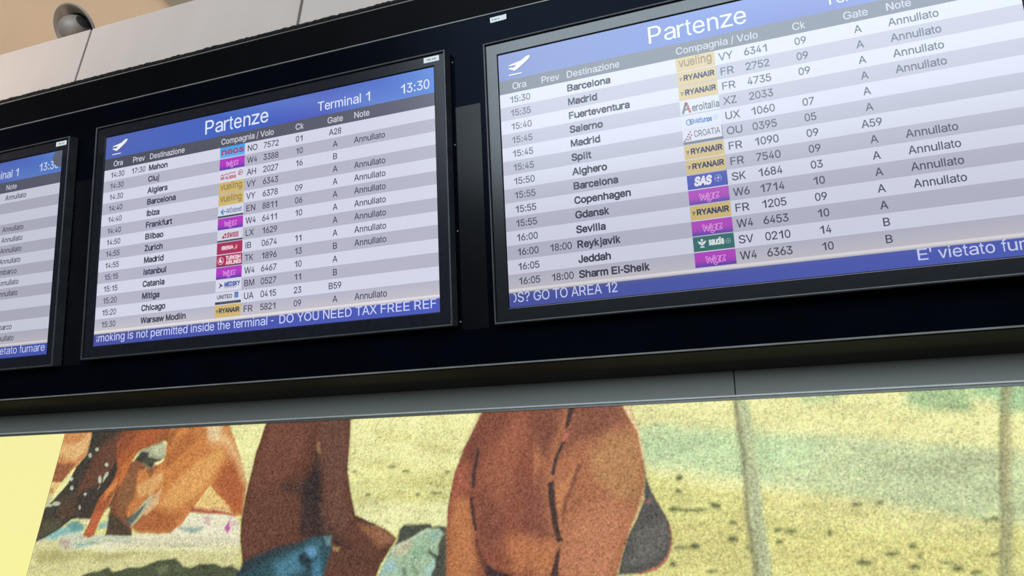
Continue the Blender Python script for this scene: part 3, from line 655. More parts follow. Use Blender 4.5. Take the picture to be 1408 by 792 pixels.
def logo(kind, i, gain):
    k = Ink(gain)
    u0, u1 = 39.12, 46.88
    v0 = rl(i) + 0.03
    v1 = v0 + 2.86
    w, h = u1 - u0, v1 - v0
    X = lambda a: u0 + w * a
    Y = lambda a: v0 + h * a
    T = lambda s, a, b, em, col, **q: k.text(s, X(a), Y(b), em, col, layer=5, **q)
    if kind == 'wizz':
        top, low = hexlin('#b03bbd'), hexlin('#4a3aa6')
        k.grad(u0, v0, u1, v1, 2, 8, lambda a, b: top if b < .55 else lerp(top, low, (b - .55) / .45), 3)
        # outlined leaning letters
        pk = '#e79ae4'
        s = 0.16
        def L(pts, wd=.13): k.line([(X(a), Y(b)) for a, b in pts], wd, pk, 5)
        L([(.27, .32), (.31, .78), (.36, .5), (.40, .78), (.50, .30)])
        L([(.31, .32), (.34, .58), (.37, .36), (.42, .60), (.46, .30)])
        L([(.27, .32), (.31, .32)]); L([(.46, .30), (.50, .30)])
        L([(.49, .45), (.45, .78), (.49, .78), (.53, .45), (.49, .45)])
        L([(.53, .36), (.63, .36), (.57, .64), (.62, .64), (.60, .76), (.49, .76)])
        L([(.64, .34), (.76, .34), (.68, .62), (.75, .62), (.73, .73), (.60, .73), (.64, .34)])
        L([(.45, .85), (.52, .92), (.55, .78)])
    elif kind in ('ryanair', 'vueling'):
        k.rect(u0, v0, u1, v1, '#cfb56e', 3)
        if kind == 'ryanair':
            T('RYANAIR', .16, .66, 1.62, '#2f365c', bold=0.05, fit=w * .80, sy=.92)
            k.poly([(X(.03), Y(.40)), (X(.13), Y(.38)), (X(.12), Y(.52)), (X(.085), Y(.66)), (X(.06), Y(.62)), (X(.075), Y(.5))], '#7b6a55', 5)
        else:
            T('vueling', .07, .68, 2.45, '#8a7650', bold=0.012, fit=w * .86)
            k.ell(X(.955), Y(.10), .14, .14, '#ded09a', 5)
    elif kind == 'neos':
        k.grad(u0, v0, u1, v1, 2, 4, lambda a, b: lerp(hexlin('#3f9fe4'), hexlin('#69b0ea'), b), 3)
        T('neos', .05, .70, 2.5, '#93407f', bold=0.035, fit=w * .92, sy=.85)
        k.line([(X(.08), Y(.5)), (X(.92), Y(.42))], .12, '#d06a8c', 6)
    elif kind == 'algerie':
        k.rect(u0, v0, u1, v1, '#d8d9ea', 3)
        T('AIR ALGERIE', .05, .82, 1.2, '#b23350', bold=0.045, fit=w * .64, sy=.9)
        k.line([(X(.05), Y(.45)), (X(.12), Y(.36)), (X(.18), Y(.45)), (X(.26), Y(.34)), (X(.36), Y(.42)), (X(.46), Y(.30)), (X(.56), Y(.36)), (X(.66), Y(.28))], .2, '#b8405e', 5)
        for a in (.14, .3, .42, .6): k.ell(X(a), Y(.24), .09, .09, '#b8405e', 5, n=8)
        k.ring(X(.86), Y(.42), .72, .17, '#a33a63', 5, n=18)
        k.line([(X(.80), Y(.36)), (X(.90), Y(.42)), (X(.80), Y(.52))], .16, '#a33a63', 6)
        k.line([(X(.76), Y(.55)), (X(.83), Y(.63))], .16, '#a33a63', 6)
    elif kind == 'dolomiti':
        k.rect(u0, v0, u1, v1, '#d5d8e8', 3)
        k.rect(u0, Y(.84), u1, v1, '#47485a', 4)
        k.poly([(X(.10), Y(.50)), (X(.20), Y(.22)), (X(.23), Y(.30)), (X(.17), Y(.45)), (X(.30), Y(.42)), (X(.30), Y(.52)), (X(.18), Y(.56)), (X(.24), Y(.72)), (X(.20), Y(.78))], '#2f86c8', 5)
        T('AirDolomiti', .32, .66, 1.7, '#3e4f86', fit=w * .62, shear=.18)
    elif kind == 'swiss':
        k.rect(u0, v0, u1, v1, '#d3d3e2', 3)
        k.rect(u0, Y(.86), u1, v1, '#3f4a52', 4)
        k.poly([(X(.17), Y(.70)), (X(.32), Y(.26)), (X(.36), Y(.30)), (X(.36), Y(.70))], '#a8325c', 5)
        k.rect(X(.295), Y(.44), X(.325), Y(.64), '#e6d8e2', 6)
        k.rect(X(.275), Y(.51), X(.345), Y(.57), '#e6d8e2', 6)
        T('SWISS', .38, .68, 1.6, '#a8325c', bold=0.045, fit=w * .46, shear=.1)
    elif kind == 'iberia':
        k.rect(u0, v0, u1, v1, '#a5335c', 3)
        T('IBERIA', .19, .62, 1.2, '#efd3dc', bold=0.055, fit=w * .46, sy=.95)
        k.poly([(X(.68), Y(.72)), (X(.74), Y(.70)), (X(.80), Y(.40)), (X(.79), Y(.28)), (X(.74), Y(.40))], '#e58a7a', 5)
        k.poly([(X(.76), Y(.66)), (X(.79), Y(.64)), (X(.825), Y(.36)), (X(.80), Y(.48))], '#f0c8a0', 5)
    elif kind == 'turkish':
        k.rect(u0, v0, u1, v1, '#a62f57', 3)
        k.rect(u0, Y(.93), u1, v1, '#4a2b48', 4)
        k.ell(X(.17), Y(.5), .92, .92, '#e8cdd8', 5)
        k.ell(X(.17), Y(.5), .80, .80, '#a8345c', 6)
        k.poly([(X(.10), Y(.62)), (X(.155), Y(.20)), (X(.19), Y(.40)), (X(.24), Y(.62)), (X(.19), Y(.68)), (X(.15), Y(.60))], '#eedbe2', 7)
        T('TURKISH', .37, .46, 1.25, '#efd6de', bold=0.05, fit=w * .58)
        T('AIRLINES', .37, .86, 1.25, '#efd6de', bold=0.05, fit=w * .60)
    elif kind == 'medsky':
        k.rect(u0, v0, u1, v1, '#d7d8e6', 3)
        k.poly([(X(.30), Y(.50)), (X(.14), Y(.24)), (X(.18), Y(.46)), (X(.13), Y(.76)), (X(.20), Y(.58))], '#34407e', 5)
        k.poly([(X(.12), Y(.60)), (X(.22), Y(.52)), (X(.16), Y(.66))], '#34407e', 5)
        T('MEDSKY', .34, .60, 1.45, '#2f4a9a', bold=0.055, fit=w * .60, shear=.12)
        k.rect(X(.36), Y(.68), X(.80), Y(.73), '#7f93c8', 5)
    elif kind == 'united':
        k.rect(u0, v0, u1, v1, '#d4d6e4', 3)
        k.rect(u0, Y(.78), u1, v1, '#3e4350', 4)
        T('UNITED', .07, .54, 1.32, '#46506c', bold=0.03, fit=w * .60)
        k.rect(X(.75), Y(.08), X(.90), Y(.56), '#4a6fb6', 5)
        k.line([(X(.76), Y(.30)), (X(.90), Y(.24))], .06, '#9db4de', 6)
        k.line([(X(.76), Y(.44)), (X(.90), Y(.40))], .06, '#9db4de', 6)
        k.line([(X(.83), Y(.08)), (X(.82), Y(.56))], .06, '#9db4de', 6)
        for a in range(9): k.rect(X(.20 + a * .07), Y(.86), X(.24 + a * .07), Y(.93), '#6f7480', 5)
    elif kind == 'aeroitalia':
        k.rect(u0, v0, u1, v1, '#d6d8e4', 3)
        k.poly([(X(.03), Y(.92)), (X(.13), Y(.12)), (X(.20), Y(.12)), (X(.16), Y(.36)), (X(.09), Y(.92))], '#4d5a60', 5)
        k.poly([(X(.13), Y(.12)), (X(.20), Y(.12)), (X(.285), Y(.90)), (X(.215), Y(.90))], '#b04a50', 5)
        k.poly([(X(.08), Y(.62)), (X(.20), Y(.54)), (X(.21), Y(.66)), (X(.08), Y(.74))], '#5d6468', 6)
        T('eroitalia', .30, .84, 2.0, '#55646c', bold=0.02, fit=w * .70)
    elif kind == 'europa':
        k.rect(u0, v0, u1, v1, '#d6daec', 3)
        k.ring(X(.19), Y(.52), .62, .2, '#4a78b6', 5, n=16, sq=1.05)
        k.ring(X(.27), Y(.50), .55, .2, '#4a78b6', 5, n=16, sq=1.05)
        k.rect(X(.22), Y(.46), X(.32), Y(.55), '#4a78b6', 6)
        T('AirEuropa', .35, .66, 1.3, '#4f80bd', bold=0.045, fit=w * .42)
        k.ring(X(.87), Y(.44), .52, .07, '#9db4d8', 5, n=16)
        k.line([(X(.82), Y(.44)), (X(.92), Y(.44))], .07, '#9db4d8', 5)
        k.line([(X(.87), Y(.30)), (X(.87), Y(.58))], .07, '#9db4d8', 5)
    elif kind == 'croatia':
        k.rect(u0, v0, u1, v1, '#d8d9e6', 3)
        k.rect(u0, Y(.82), u1, v1, '#5a6272', 4)
        k.rect(X(.985), v0, u1, v1, '#5a6272', 4)
        for a, b, c in ((.20, .14, '#b04a5c'), (.155, .30, '#46507e'), (.22, .38, '#b04a5c'), (.12, .46, '#b04a5c'), (.18, .52, '#46507e'), (.08, .62, '#46507e'), (.13, .68, '#b04a5c'), (.04, .74, '#46507e'), (.19, .66, '#b04a5c')):
            k.poly([(X(a), Y(b - .08)), (X(a + .03), Y(b)), (X(a), Y(b + .08)), (X(a - .03), Y(b))], c, 5)
        T('CROATIA', .285, .56, 1.72, '#565a66', fit=w * .66)
    elif kind == 'sas':
        k.rect(u0, v0, u1, v1, '#3a43b0', 3)
        T('SAS', .17, .76, 2.2, '#e6e8f6', bold=0.07, fit=w * .42, shear=.25)
        k.ring(X(.77), Y(.46), .68, .08, '#a9b0de', 5, n=20)
        k.line([(X(.68), Y(.48)), (X(.86), Y(.44))], .1, '#a9b0de', 5)
        k.line([(X(.79), Y(.24)), (X(.75), Y(.68))], .07, '#a9b0de', 5)
        k.poly([(X(.74), Y(.44)), (X(.80), Y(.34)), (X(.79), Y(.52))], '#c6cbe8', 6)
    elif kind == 'saudia':
        k.rect(u0, v0, u1, v1, '#2c6a68', 3)
        c = '#dfe8e8'
        k.poly([(X(.11), Y(.30)), (X(.20), Y(.38)), (X(.215), Y(.60)), (X(.15), Y(.50))], c, 5)
        k.poly([(X(.33), Y(.30)), (X(.24), Y(.38)), (X(.225), Y(.60)), (X(.29), Y(.50))], c, 5)
        k.rect(X(.213), Y(.22), X(.228), Y(.75), c, 5)
        k.poly([(X(.18), Y(.24)), (X(.22), Y(.16)), (X(.26), Y(.24)), (X(.22), Y(.34))], c, 5)
        k.line([(X(.17), Y(.76)), (X(.27), Y(.66))], .12, c, 5)
        k.line([(X(.27), Y(.76)), (X(.17), Y(.66))], .12, c, 5)
        T('saudia', .385, .64, 1.75, c, bold=0.05, fit=w * .37)
        k.ring(X(.855), Y(.50), .50, .07, '#9cc0bf', 5, n=16)
        k.line([(X(.80), Y(.50)), (X(.91), Y(.50))], .07, '#9cc0bf', 5)
        k.line([(X(.855), Y(.36)), (X(.855), Y(.64))], .07, '#9cc0bf', 5)
    return k

def rect_loop(l, r, t, b, y):
    x0, x1, z0, z1 = -W / 2 - l, W / 2 + r, -W * .28125 - b, W * .28125 + t
    return [(x0, y, z0), (x1, y, z0), (x1, y, z1), (x0, y, z1)]

def monitor(label, mw, gain, flights, tick, full=True, sticker=True, spot=False, back=.0172, hazy=False):
    bez, scr = (M_BEZEL_HAZY, M_HAZY) if hazy else (M_BEZEL, M_SCREEN)
    t = thing('departure_display', label, 'departure board', mw, 'departure displays in the black housing')
    L = lambda d, y: rect_loop(d, d, d, d - 0.0035, y)
    m = MB()                                           # protruding outer frame: side, rounded lip, inner step
    m.loft([L(.0336, back), L(.0336, -.0066), L(.0330, -.0080), L(.0316, -.0085), L(.0300, -.0083), L(.0294, -.0076), L(.0294, -.0040)])
    m.build('frame', M_LIP, t)
    m = MB()                                           # flat bezel with a chamfered inner edge
    m.loft([L(.0295, -.0020), L(.0286, -.0030), L(.0030, -.0030), L(.0022, -.0028), L(.0002, -.0002), L(.0, .0012)])
    m.build('bezel', bez, t)
    m = MB(); m.box((-W / 2 - .001, 0.0, -W * .28125 - .001), (W / 2 + .001, .0042, W * .28125 + .001))
    s = m.build('screen', bez, t)
    banner(gain, full).build('title_banner', s, scr)
    header(gain, full).build('column_header', s, scr)
    for i, d in enumerate(flights):
        flight_row(i, d[:8], gain, i == 13).build('flight_row', s, scr)
        if d[8]:
            logo(d[8], i, gain).build('airline_logo', s, scr)
    ticker(gain, tick).build('news_ticker', s, scr)
    if sticker:
        m = MB()
        x0, x1, z0, z1 = (97.65 / 100 - .5) * W, (101.6 / 100 - .5) * W, (28.125 + 1.2) / 100 * W, (28.125 + 2.5) / 100 * W
        m.box((x0, -.0034, z0), (x1, -.00302, z1))
        zc = (z0 + z1) / 2
        for a, b in ((.22, .30), (.32, .40), (.42, .48), (.56, .62), (.64, .72), (.74, .80)):
            m.face([(x0 + (x1 - x0) * a, -.0035, zc - .0018), (x0 + (x1 - x0) * b, -.0035, zc - .0018),
                    (x0 + (x1 - x0) * b, -.0035, zc + .0018), (x0 + (x1 - x0) * a, -.0035, zc + .0018)], 1)
        tag(m.build('asset_sticker', [M_LABEL, M_MARK], t), 'small white asset sticker')
    if spot:
        k = Ink(gain)
        g = '#646878'
        k.poly([(100, .1), (100, 4.7), (99.2, 4.72), (98.2, 4.4), (97.2, 3.6), (96.6, 2.6), (96.5, 1.6), (96.9, .7), (97.5, .1)], g, 6)
        tag(k.build('corner_blot', s), 'round grey blot covering the end of the clock')
    return t

AN = 'Annullato'
S2 = [('14:30', '17:30', 'Mahon', 'NO', '7572', '01', 'A28', '', 'neos'),
      ('14:30', '', 'Cluj', 'W4', '3388', '10', 'A', AN, 'wizz'),
      ('14:30', '', 'Algiers', 'AH', '2027', '16', 'B', '', 'algerie'),
      ('14:40', '', 'Barcelona', 'VY', '6343', '', 'A', AN, 'vueling'),
      ('14:40', '', 'Ibiza', 'VY', '6378', '09', 'A', AN, 'vueling'),
      ('14:40', '', 'Frankfurt', 'EN', '8811', '06', 'A', AN, 'dolomiti'),
      ('14:50', '', 'Bilbao', 'W4', '6411', '10', 'A', AN, 'wizz'),
      ('14:55', '', 'Zurich', 'LX', '1629', '', 'A', AN, 'swiss'),
      ('14:55', '', 'Madrid', 'IB', '0674', '11', 'A', AN, 'iberia'),
      ('15:15', '', 'Istanbul', 'TK', '1896', '13', 'B', AN, 'turkish'),
      ('15:15', '', 'Catania', 'W4', '6467', '10', 'A', '', 'wizz'),
      ('15:20', '', 'Mitiga', 'BM', '0527', '11', 'B', '', 'medsky'),
      ('15:20', '', 'Chicago', 'UA', '0415', '23', 'B59', '', 'united'),
      ('15:30', '', 'Warsaw Modlin', 'FR', '5821', '09', 'A', AN, 'ryanair')]
S3 = [('15:30', '', 'Barcelona', 'VY', '6341', '09', 'A', AN, 'vueling'),
      ('15:35', '', 'Madrid', 'FR', '2752', '09', 'A', AN, 'ryanair'),
      ('15:40', '', 'Fuerteventura', 'FR', '4735', '09', 'A', AN, 'ryanair'),
      ('15:45', '', 'Salerno', 'XZ', '2033', '', 'A', AN, 'aeroitalia'),
      ('15:45', '', 'Madrid', 'UX', '1060', '07', 'A', '', 'europa'),
      ('15:45', '', 'Split', 'OU', '0395', '05', 'A', '', 'croatia'),
      ('15:50', '', 'Alghero', 'FR', '1090', '09', 'A59', '', 'ryanair'),
      ('15:55', '', 'Barcelona', 'FR', '7540', '09', 'A', AN, 'ryanair'),
      ('15:55', '', 'Copenhagen', 'SK', '1684', '03', 'A', AN, 'sas'),
      ('15:55', '', 'Gdansk', 'W6', '1714', '10', 'A', AN, 'wizz'),
      ('16:00', '', 'Sevilla', 'FR', '1205', '09', 'A', AN, 'ryanair'),
      ('16:00', '18:00', 'Reykjavik', 'W4', '6453', '10', 'A', '', 'wizz'),
      ('16:05', '', 'Jeddah', 'SV', '0210', '14', 'B', '', 'saudia'),
      ('16:05', '18:00', 'Sharm El-Sheik', 'W4', '6363', '10', 'B', '', 'wizz')]
IM = 'Imbarco'
S1 = [('', '', '', '', '', '', '', n, '') for n in (AN, '', '', AN, AN, AN, AN, IM, AN, AN, '', '', IM, AN)]

def mon_frame(dx, dz, dy, rx, ry, rz):
    c = Vector((W / 2 + dx, dy, -W * .28125 + dz))
    v = Vector((rx, ry, rz))
    rot = Matrix.Rotation(v.length, 4, v.normalized()) if v.length > 1e-6 else Matrix.Identity(4)
    return TM @ Matrix.Translation(c) @ rot

monitor('middle departure display of the three, flights from 14:30 to 15:30', mon_frame(0, 0, 0, 0, 0, 0), 1.0, S2,
        [('smoking is not permitted inside the terminal -', 0.05, 56.55, 'L'), ('DO YOU NEED TAX FREE REF', 99.35, 41.4, 'R')])
monitor('rightmost departure display, washed out by daylight, flights from 15:30 to 16:05', mon_frame(PITCH, -.00486, -.00595, .00201, -.00115, -.01953), 0.87, S3,
        [('DS? GO TO AREA 12', 0.1, 23.4, 'L'), ("E' vietato fumare", 77.3, 22.2, 'L')], sticker=False, back=.0118, hazy=True)
monitor('leftmost departure display, cut by the picture edge, with a grey blot over its clock', mon_frame(-PITCH, -.00726, -.0016, -.00027, .00237, -.00304), 0.84, S1,
        [("E' vietato fumare", 99.2, 22.9, 'R')], full=False, spot=True, back=.0168)

# ------------------------------------------------------------------ grey wall panel under the housing, and the lightboxes
ZT = -0.7392                                             # top of the lightboxes
ZS = -0.6735                                             # level underside behind the housing's lower edge
jx = 1.615
prof = [(YW, ZS), (YW, ZT + .0005)]
prof2 = [(YW + .03, ZT + .0005), (YW + .03, ZS)]
m = MB(); m.box((XL, 0.168, FLOOR + ZS), (XR, YW + .03, FLOOR + ZS + .0012))
rf = 0.016
m.loft([[(x, YW - rf + rf * math.sin(math.radians(10 * k)) - .0005, FLOOR + ZS - rf + rf * math.cos(math.radians(10 * k))) for k in range(10)] + [(x, YW + .002, FLOOR + ZS - rf), (x, YW + .002, FLOOR + ZS)] for x in (XL, XR)], cap0=True, cap1=True)  # dark fillet added to stand for soft shade at the panel's top
struct(m.build('trim_12', M_SOFFIT_SHADE), 'dark level underside behind the lower edge of the housing, with shade painted into its colour and fillet', 'trim')
for k, (a, b, lab) in enumerate(((XL, jx - .0012, 'satin grey metal panel under the housing, left of the thin joint'),
                                 (jx + .0012, XR, 'satin grey metal panel under the housing, right of the thin joint'))):
    m = MB()
    m.loft([[(x, y, FLOOR + z) for y, z in prof + prof2] for x in (a, b)], cap0=True, cap1=True)
    struct(m.build('trim_%d' % (10 + k), M_METAL), lab, 'trim')
m = MB(); m.box((XL, YW + .031, 0.0), (XR, YW + .20, FLOOR + 0.15))
struct(m.build('wall_front', M_WALL), 'grey wall behind the displays and the lightboxes', 'wall')

ZB = -1.322
SEAM = -0.2554
def lightbox(name, label, cat, x0, x1, group=None):
    t = thing(name, label, cat, Matrix.Translation((0, 0, FLOOR)), group)
    m = MB(); m.box((x0, YW - .006, ZT - .0042), (x1, YW + .028, ZT), bev=0.0008)
    tag(m.build('top_trim', M_CHROME, t), 'thin bright metal trim')
    m = MB(); m.box((x0, YW - .003, ZT - .0095), (x1, YW + .028, ZT - .0043))
    tag(m.build('inner_trim', M_TRIMDK, t), 'dark metal trim under the bright one')
    m = MB(); m.box((x0, YW - .006, ZB - .02), (x1, YW + .028, ZB))
    m.build('bottom_trim', M_CHROME, t)
    m = MB(); m.box((x0, YW + .004, ZB), (x1, YW + .028, ZT - .0096))
    m.build('case', M_TRIMDK, t)
    return t

# --- the printed beach picture: colour regions in millimetres on the lit face (x, z), laid one over another
PRINT = [
('ece9a6',12,1,[[-616,-495],[3069,-635],[2966,-905],[-427,-947]]),
('d9d68b',16,1,[[-585,-927],[759,-937],[1019,-941],[1441,-886],[1652,-943],[1843,-964],[2926,-997],[2832,-1217],[-329,-1454]]),
('e4e3a8',12,1,[[719,-936],[983,-938],[1024,-1011],[729,-998]]),
('d0cf8a',10,0.6,[[711,-880],[1013,-862],[1018,-938],[719,-936]]),
('ccd8a6',14,1,[[1352,-791],[1445,-791],[1555,-803],[1645,-814],[1780,-824],[1855,-833],[1946,-843],[2074,-857],[2123,-864],[2665,-918],[2631,-1013],[2097,-986],[2047,-974],[1968,-971],[1884,-953],[1795,-934],[1676,-920],[1617,-901],[1497,-878],[1351,-865]]),
('bdd6a4',30,0.75,[[1352,-794],[1555,-807],[1670,-819],[1778,-835],[1733,-888],[1617,-896],[1442,-867],[1351,-859]]),
('bcc69a',40,0.7,[[1805,-856],[1943,-859],[2071,-872],[2053,-965],[1927,-956],[1842,-928]]),
('b6bb92',10,0.5,[[1986,-870],[2070,-867],[2066,-886],[1982,-891]]),
('97b48c',10,0.5,[[1978,-960],[2021,-956],[2019,-969],[1977,-967]]),
('a9c596',14,0.9,[[1730,-736],[1815,-738],[1812,-758],[1748,-759]]),
('a3c08d',12,0.9,[[1932,-731],[2046,-733],[2035,-791],[1955,-787],[1925,-771]]),
('8fa277',10,0.6,[[1970,-778],[2034,-774],[2034,-785],[1982,-786]]),
('a8cc9a',14,0.95,[[2046,-733],[2724,-748],[2697,-825],[2087,-794],[2074,-769],[2039,-767]]),
('e2dc9b',20,0.6,[[1661,-921],[1794,-937],[1883,-958],[2046,-978],[2040,-1008],[1833,-991],[1661,-964]]),
('d5cb84',20,0.6,[[1438,-978],[1620,-983],[1612,-1072],[1434,-1076]]),
('d5cb84',20,0.5,[[1653,-1002],[2038,-1020],[2029,-1066],[1651,-1074]]),
('cfc981',8,0.5,[[869,-795],[860,-802],[836,-806],[804,-805],[778,-799],[767,-791],[775,-784],[801,-780],[833,-781],[859,-787]]),
('cfc981',8,0.5,[[985,-823],[976,-829],[952,-832],[922,-831],[897,-827],[887,-820],[896,-813],[920,-810],[950,-811],[975,-816]]),
('cfc981',8,0.5,[[884,-860],[870,-867],[832,-871],[784,-870],[744,-864],[727,-856],[742,-849],[781,-845],[829,-846],[868,-852]]),
('cfc981',8,0.5,[[1015,-893],[999,-900],[954,-904],[897,-903],[849,-898],[830,-890],[847,-883],[894,-879],[952,-880],[998,-886]]),
('cfc981',8,0.5,[[928,-930],[918,-935],[891,-939],[856,-938],[827,-935],[816,-929],[826,-924],[854,-921],[889,-921],[917,-925]]),
('cfc981',8,0.5,[[986,-720],[972,-725],[935,-727],[887,-725],[848,-720],[832,-713],[847,-708],[886,-706],[933,-708],[972,-714]]),
('555e36',6,1,[[1498,-896],[1496,-899],[1492,-901],[1488,-901],[1484,-899],[1483,-896],[1485,-893],[1488,-891],[1493,-891],[1497,-893]]),
('555e36',6,1,[[1496,-921],[1494,-924],[1491,-925],[1487,-925],[1484,-924],[1483,-921],[1484,-919],[1487,-918],[1491,-918],[1494,-919]]),
('555e36',6,1,[[1491,-956],[1489,-958],[1483,-960],[1476,-960],[1470,-958],[1468,-956],[1470,-954],[1476,-953],[1483,-953],[1489,-954]]),
('555e36',6,1,[[1571,-949],[1569,-952],[1564,-954],[1558,-954],[1553,-952],[1552,-949],[1554,-946],[1559,-944],[1565,-944],[1570,-946]]),
('555e36',6,1,[[1527,-958],[1523,-959],[1514,-960],[1503,-960],[1494,-959],[1491,-958],[1494,-956],[1503,-955],[1514,-955],[1523,-956]]),
('555e36',6,1,[[1543,-959],[1541,-960],[1537,-961],[1532,-961],[1528,-960],[1527,-959],[1528,-957],[1533,-956],[1537,-957],[1541,-957]]),
('555e36',6,1,[[1600,-978],[1599,-981],[1595,-982],[1590,-982],[1586,-981],[1585,-978],[1587,-976],[1591,-974],[1595,-974],[1599,-976]]),
('555e36',6,1,[[1598,-1009],[1596,-1012],[1591,-1014],[1584,-1014],[1579,-1012],[1578,-1009],[1580,-1006],[1585,-1004],[1591,-1004],[1596,-1006]]),
('555e36',6,1,[[1524,-1024],[1522,-1027],[1518,-1029],[1512,-1029],[1508,-1027],[1507,-1024],[1508,-1021],[1513,-1019],[1518,-1019],[1523,-1021]]),
('555e36',6,1,[[1503,-1026],[1500,-1028],[1493,-1029],[1485,-1029],[1478,-1028],[1476,-1027],[1478,-1025],[1485,-1024],[1493,-1024],[1500,-1025]]),
('555e36',6,1,[[1476,-1053],[1475,-1056],[1471,-1057],[1467,-1057],[1464,-1056],[1463,-1053],[1465,-1050],[1468,-1048],[1472,-1048],[1475,-1050]]),
('555e36',6,1,[[1553,-1065],[1551,-1067],[1546,-1068],[1540,-1068],[1536,-1067],[1534,-1066],[1536,-1064],[1541,-1063],[1547,-1063],[1551,-1064]]),
('555e36',6,1,[[1679,-994],[1678,-997],[1675,-998],[1671,-998],[1668,-997],[1667,-995],[1669,-992],[1672,-991],[1675,-991],[1678,-992]]),
('555e36',6,1,[[1707,-997],[1705,-998],[1700,-1000],[1694,-1000],[1689,-999],[1687,-997],[1689,-995],[1694,-994],[1700,-994],[1705,-995]]),
('555e36',6,1,[[1681,-1015],[1679,-1017],[1676,-1018],[1671,-1018],[1667,-1017],[1666,-1015],[1668,-1013],[1672,-1012],[1676,-1012],[1680,-1013]]),
('555e36',6,1,[[1772,-997],[1771,-1000],[1769,-1002],[1766,-1002],[1764,-1000],[1764,-997],[1765,-994],[1767,-993],[1770,-993],[1772,-994]]),
('555e36',6,1,[[1828,-948],[1826,-950],[1821,-951],[1815,-951],[1811,-950],[1809,-948],[1811,-947],[1816,-946],[1822,-946],[1826,-947]]),
('555e36',6,1,[[1864,-946],[1863,-948],[1861,-949],[1858,-949],[1856,-948],[1855,-946],[1856,-945],[1859,-944],[1862,-944],[1864,-945]]),
('555e36',6,1,[[1906,-1018],[1905,-1021],[1901,-1023],[1897,-1023],[1894,-1021],[1893,-1018],[1895,-1016],[1899,-1014],[1903,-1014],[1906,-1015]]),
('555e36',6,1,[[1912,-1035],[1911,-1036],[1909,-1038],[1906,-1038],[1905,-1037],[1904,-1035],[1905,-1033],[1907,-1031],[1910,-1031],[1911,-1033]]),
('555e36',6,1,[[1873,-1029],[1871,-1031],[1866,-1032],[1860,-1032],[1855,-1031],[1853,-1029],[1856,-1028],[1861,-1027],[1867,-1027],[1871,-1028]]),
('555e36',6,1,[[1830,-1045],[1827,-1048],[1820,-1049],[1812,-1049],[1805,-1048],[1803,-1046],[1806,-1044],[1813,-1042],[1821,-1042],[1828,-1043]]),
('555e36',6,1,[[1905,-1053],[1903,-1055],[1898,-1056],[1893,-1056],[1890,-1055],[1888,-1053],[1890,-1051],[1895,-1049],[1900,-1049],[1903,-1050]]),
('555e36',6,1,[[1975,-1052],[1973,-1055],[1968,-1057],[1963,-1057],[1958,-1055],[1957,-1053],[1959,-1050],[1964,-1049],[1970,-1049],[1974,-1050]]),
('555e36',6,1,[[2003,-1058],[2001,-1060],[1996,-1061],[1991,-1061],[1986,-1060],[1985,-1059],[1987,-1057],[1992,-1055],[1997,-1055],[2002,-1056]]),
('555e36',6,1,[[1962,-1044],[1959,-1045],[1954,-1046],[1947,-1046],[1942,-1046],[1940,-1045],[1942,-1044],[1948,-1043],[1955,-1043],[1960,-1043]]),
('555e36',6,1,[[2044,-971],[2043,-973],[2040,-974],[2037,-974],[2035,-973],[2034,-971],[2036,-969],[2038,-968],[2041,-968],[2044,-969]]),
('555e36',6,1,[[2035,-1029],[2033,-1031],[2030,-1031],[2025,-1032],[2022,-1031],[2021,-1030],[2023,-1028],[2026,-1027],[2030,-1027],[2034,-1028]]),
('555e36',6,1,[[1622,-1023],[1621,-1025],[1618,-1026],[1615,-1026],[1612,-1025],[1612,-1023],[1613,-1021],[1615,-1020],[1618,-1020],[1621,-1021]]),
('555e36',6,1,[[2032,-973],[2031,-975],[2028,-975],[2024,-975],[2022,-975],[2021,-973],[2022,-972],[2025,-972],[2029,-972],[2031,-972]]),
('b5ab68',8,0.5,[[1533,-988],[1527,-990],[1511,-992],[1492,-992],[1476,-990],[1470,-988],[1476,-986],[1492,-984],[1512,-984],[1527,-986]]),
('b5ab68',8,0.5,[[1564,-985],[1560,-987],[1550,-988],[1537,-988],[1527,-987],[1523,-986],[1527,-984],[1537,-983],[1550,-983],[1560,-984]]),
('b5ab68',8,0.5,[[1744,-1006],[1739,-1007],[1727,-1008],[1712,-1008],[1701,-1007],[1696,-1006],[1701,-1004],[1713,-1003],[1728,-1003],[1739,-1004]]),
('b5ab68',8,0.5,[[1800,-1034],[1796,-1036],[1787,-1037],[1776,-1037],[1767,-1036],[1763,-1034],[1767,-1033],[1776,-1032],[1788,-1032],[1797,-1032]]),
('b5ab68',8,0.5,[[1774,-950],[1768,-953],[1754,-955],[1736,-955],[1722,-953],[1717,-950],[1722,-947],[1737,-946],[1755,-946],[1769,-948]]),
('b5ab68',8,0.5,[[1846,-964],[1840,-967],[1827,-968],[1810,-968],[1796,-966],[1791,-964],[1796,-962],[1810,-961],[1827,-961],[1841,-962]]),
('b5ab68',8,0.5,[[1963,-1021],[1958,-1023],[1945,-1024],[1930,-1024],[1917,-1023],[1912,-1022],[1917,-1020],[1930,-1019],[1946,-1019],[1959,-1020]]),
('b5ab68',8,0.5,[[1632,-964],[1628,-966],[1617,-968],[1605,-968],[1595,-966],[1591,-964],[1595,-962],[1606,-960],[1618,-960],[1628,-962]]),
('5f633a',6,1,[[728,-868],[727,-870],[724,-871],[721,-871],[718,-870],[717,-868],[718,-866],[720,-865],[723,-865],[726,-866]]),
('5f633a',6,1,[[833,-862],[831,-863],[826,-864],[820,-864],[815,-863],[813,-861],[815,-860],[820,-859],[826,-859],[830,-860]]),
('5f633a',6,1,[[872,-873],[871,-874],[866,-875],[860,-875],[855,-874],[853,-872],[855,-871],[859,-870],[865,-870],[870,-871]]),
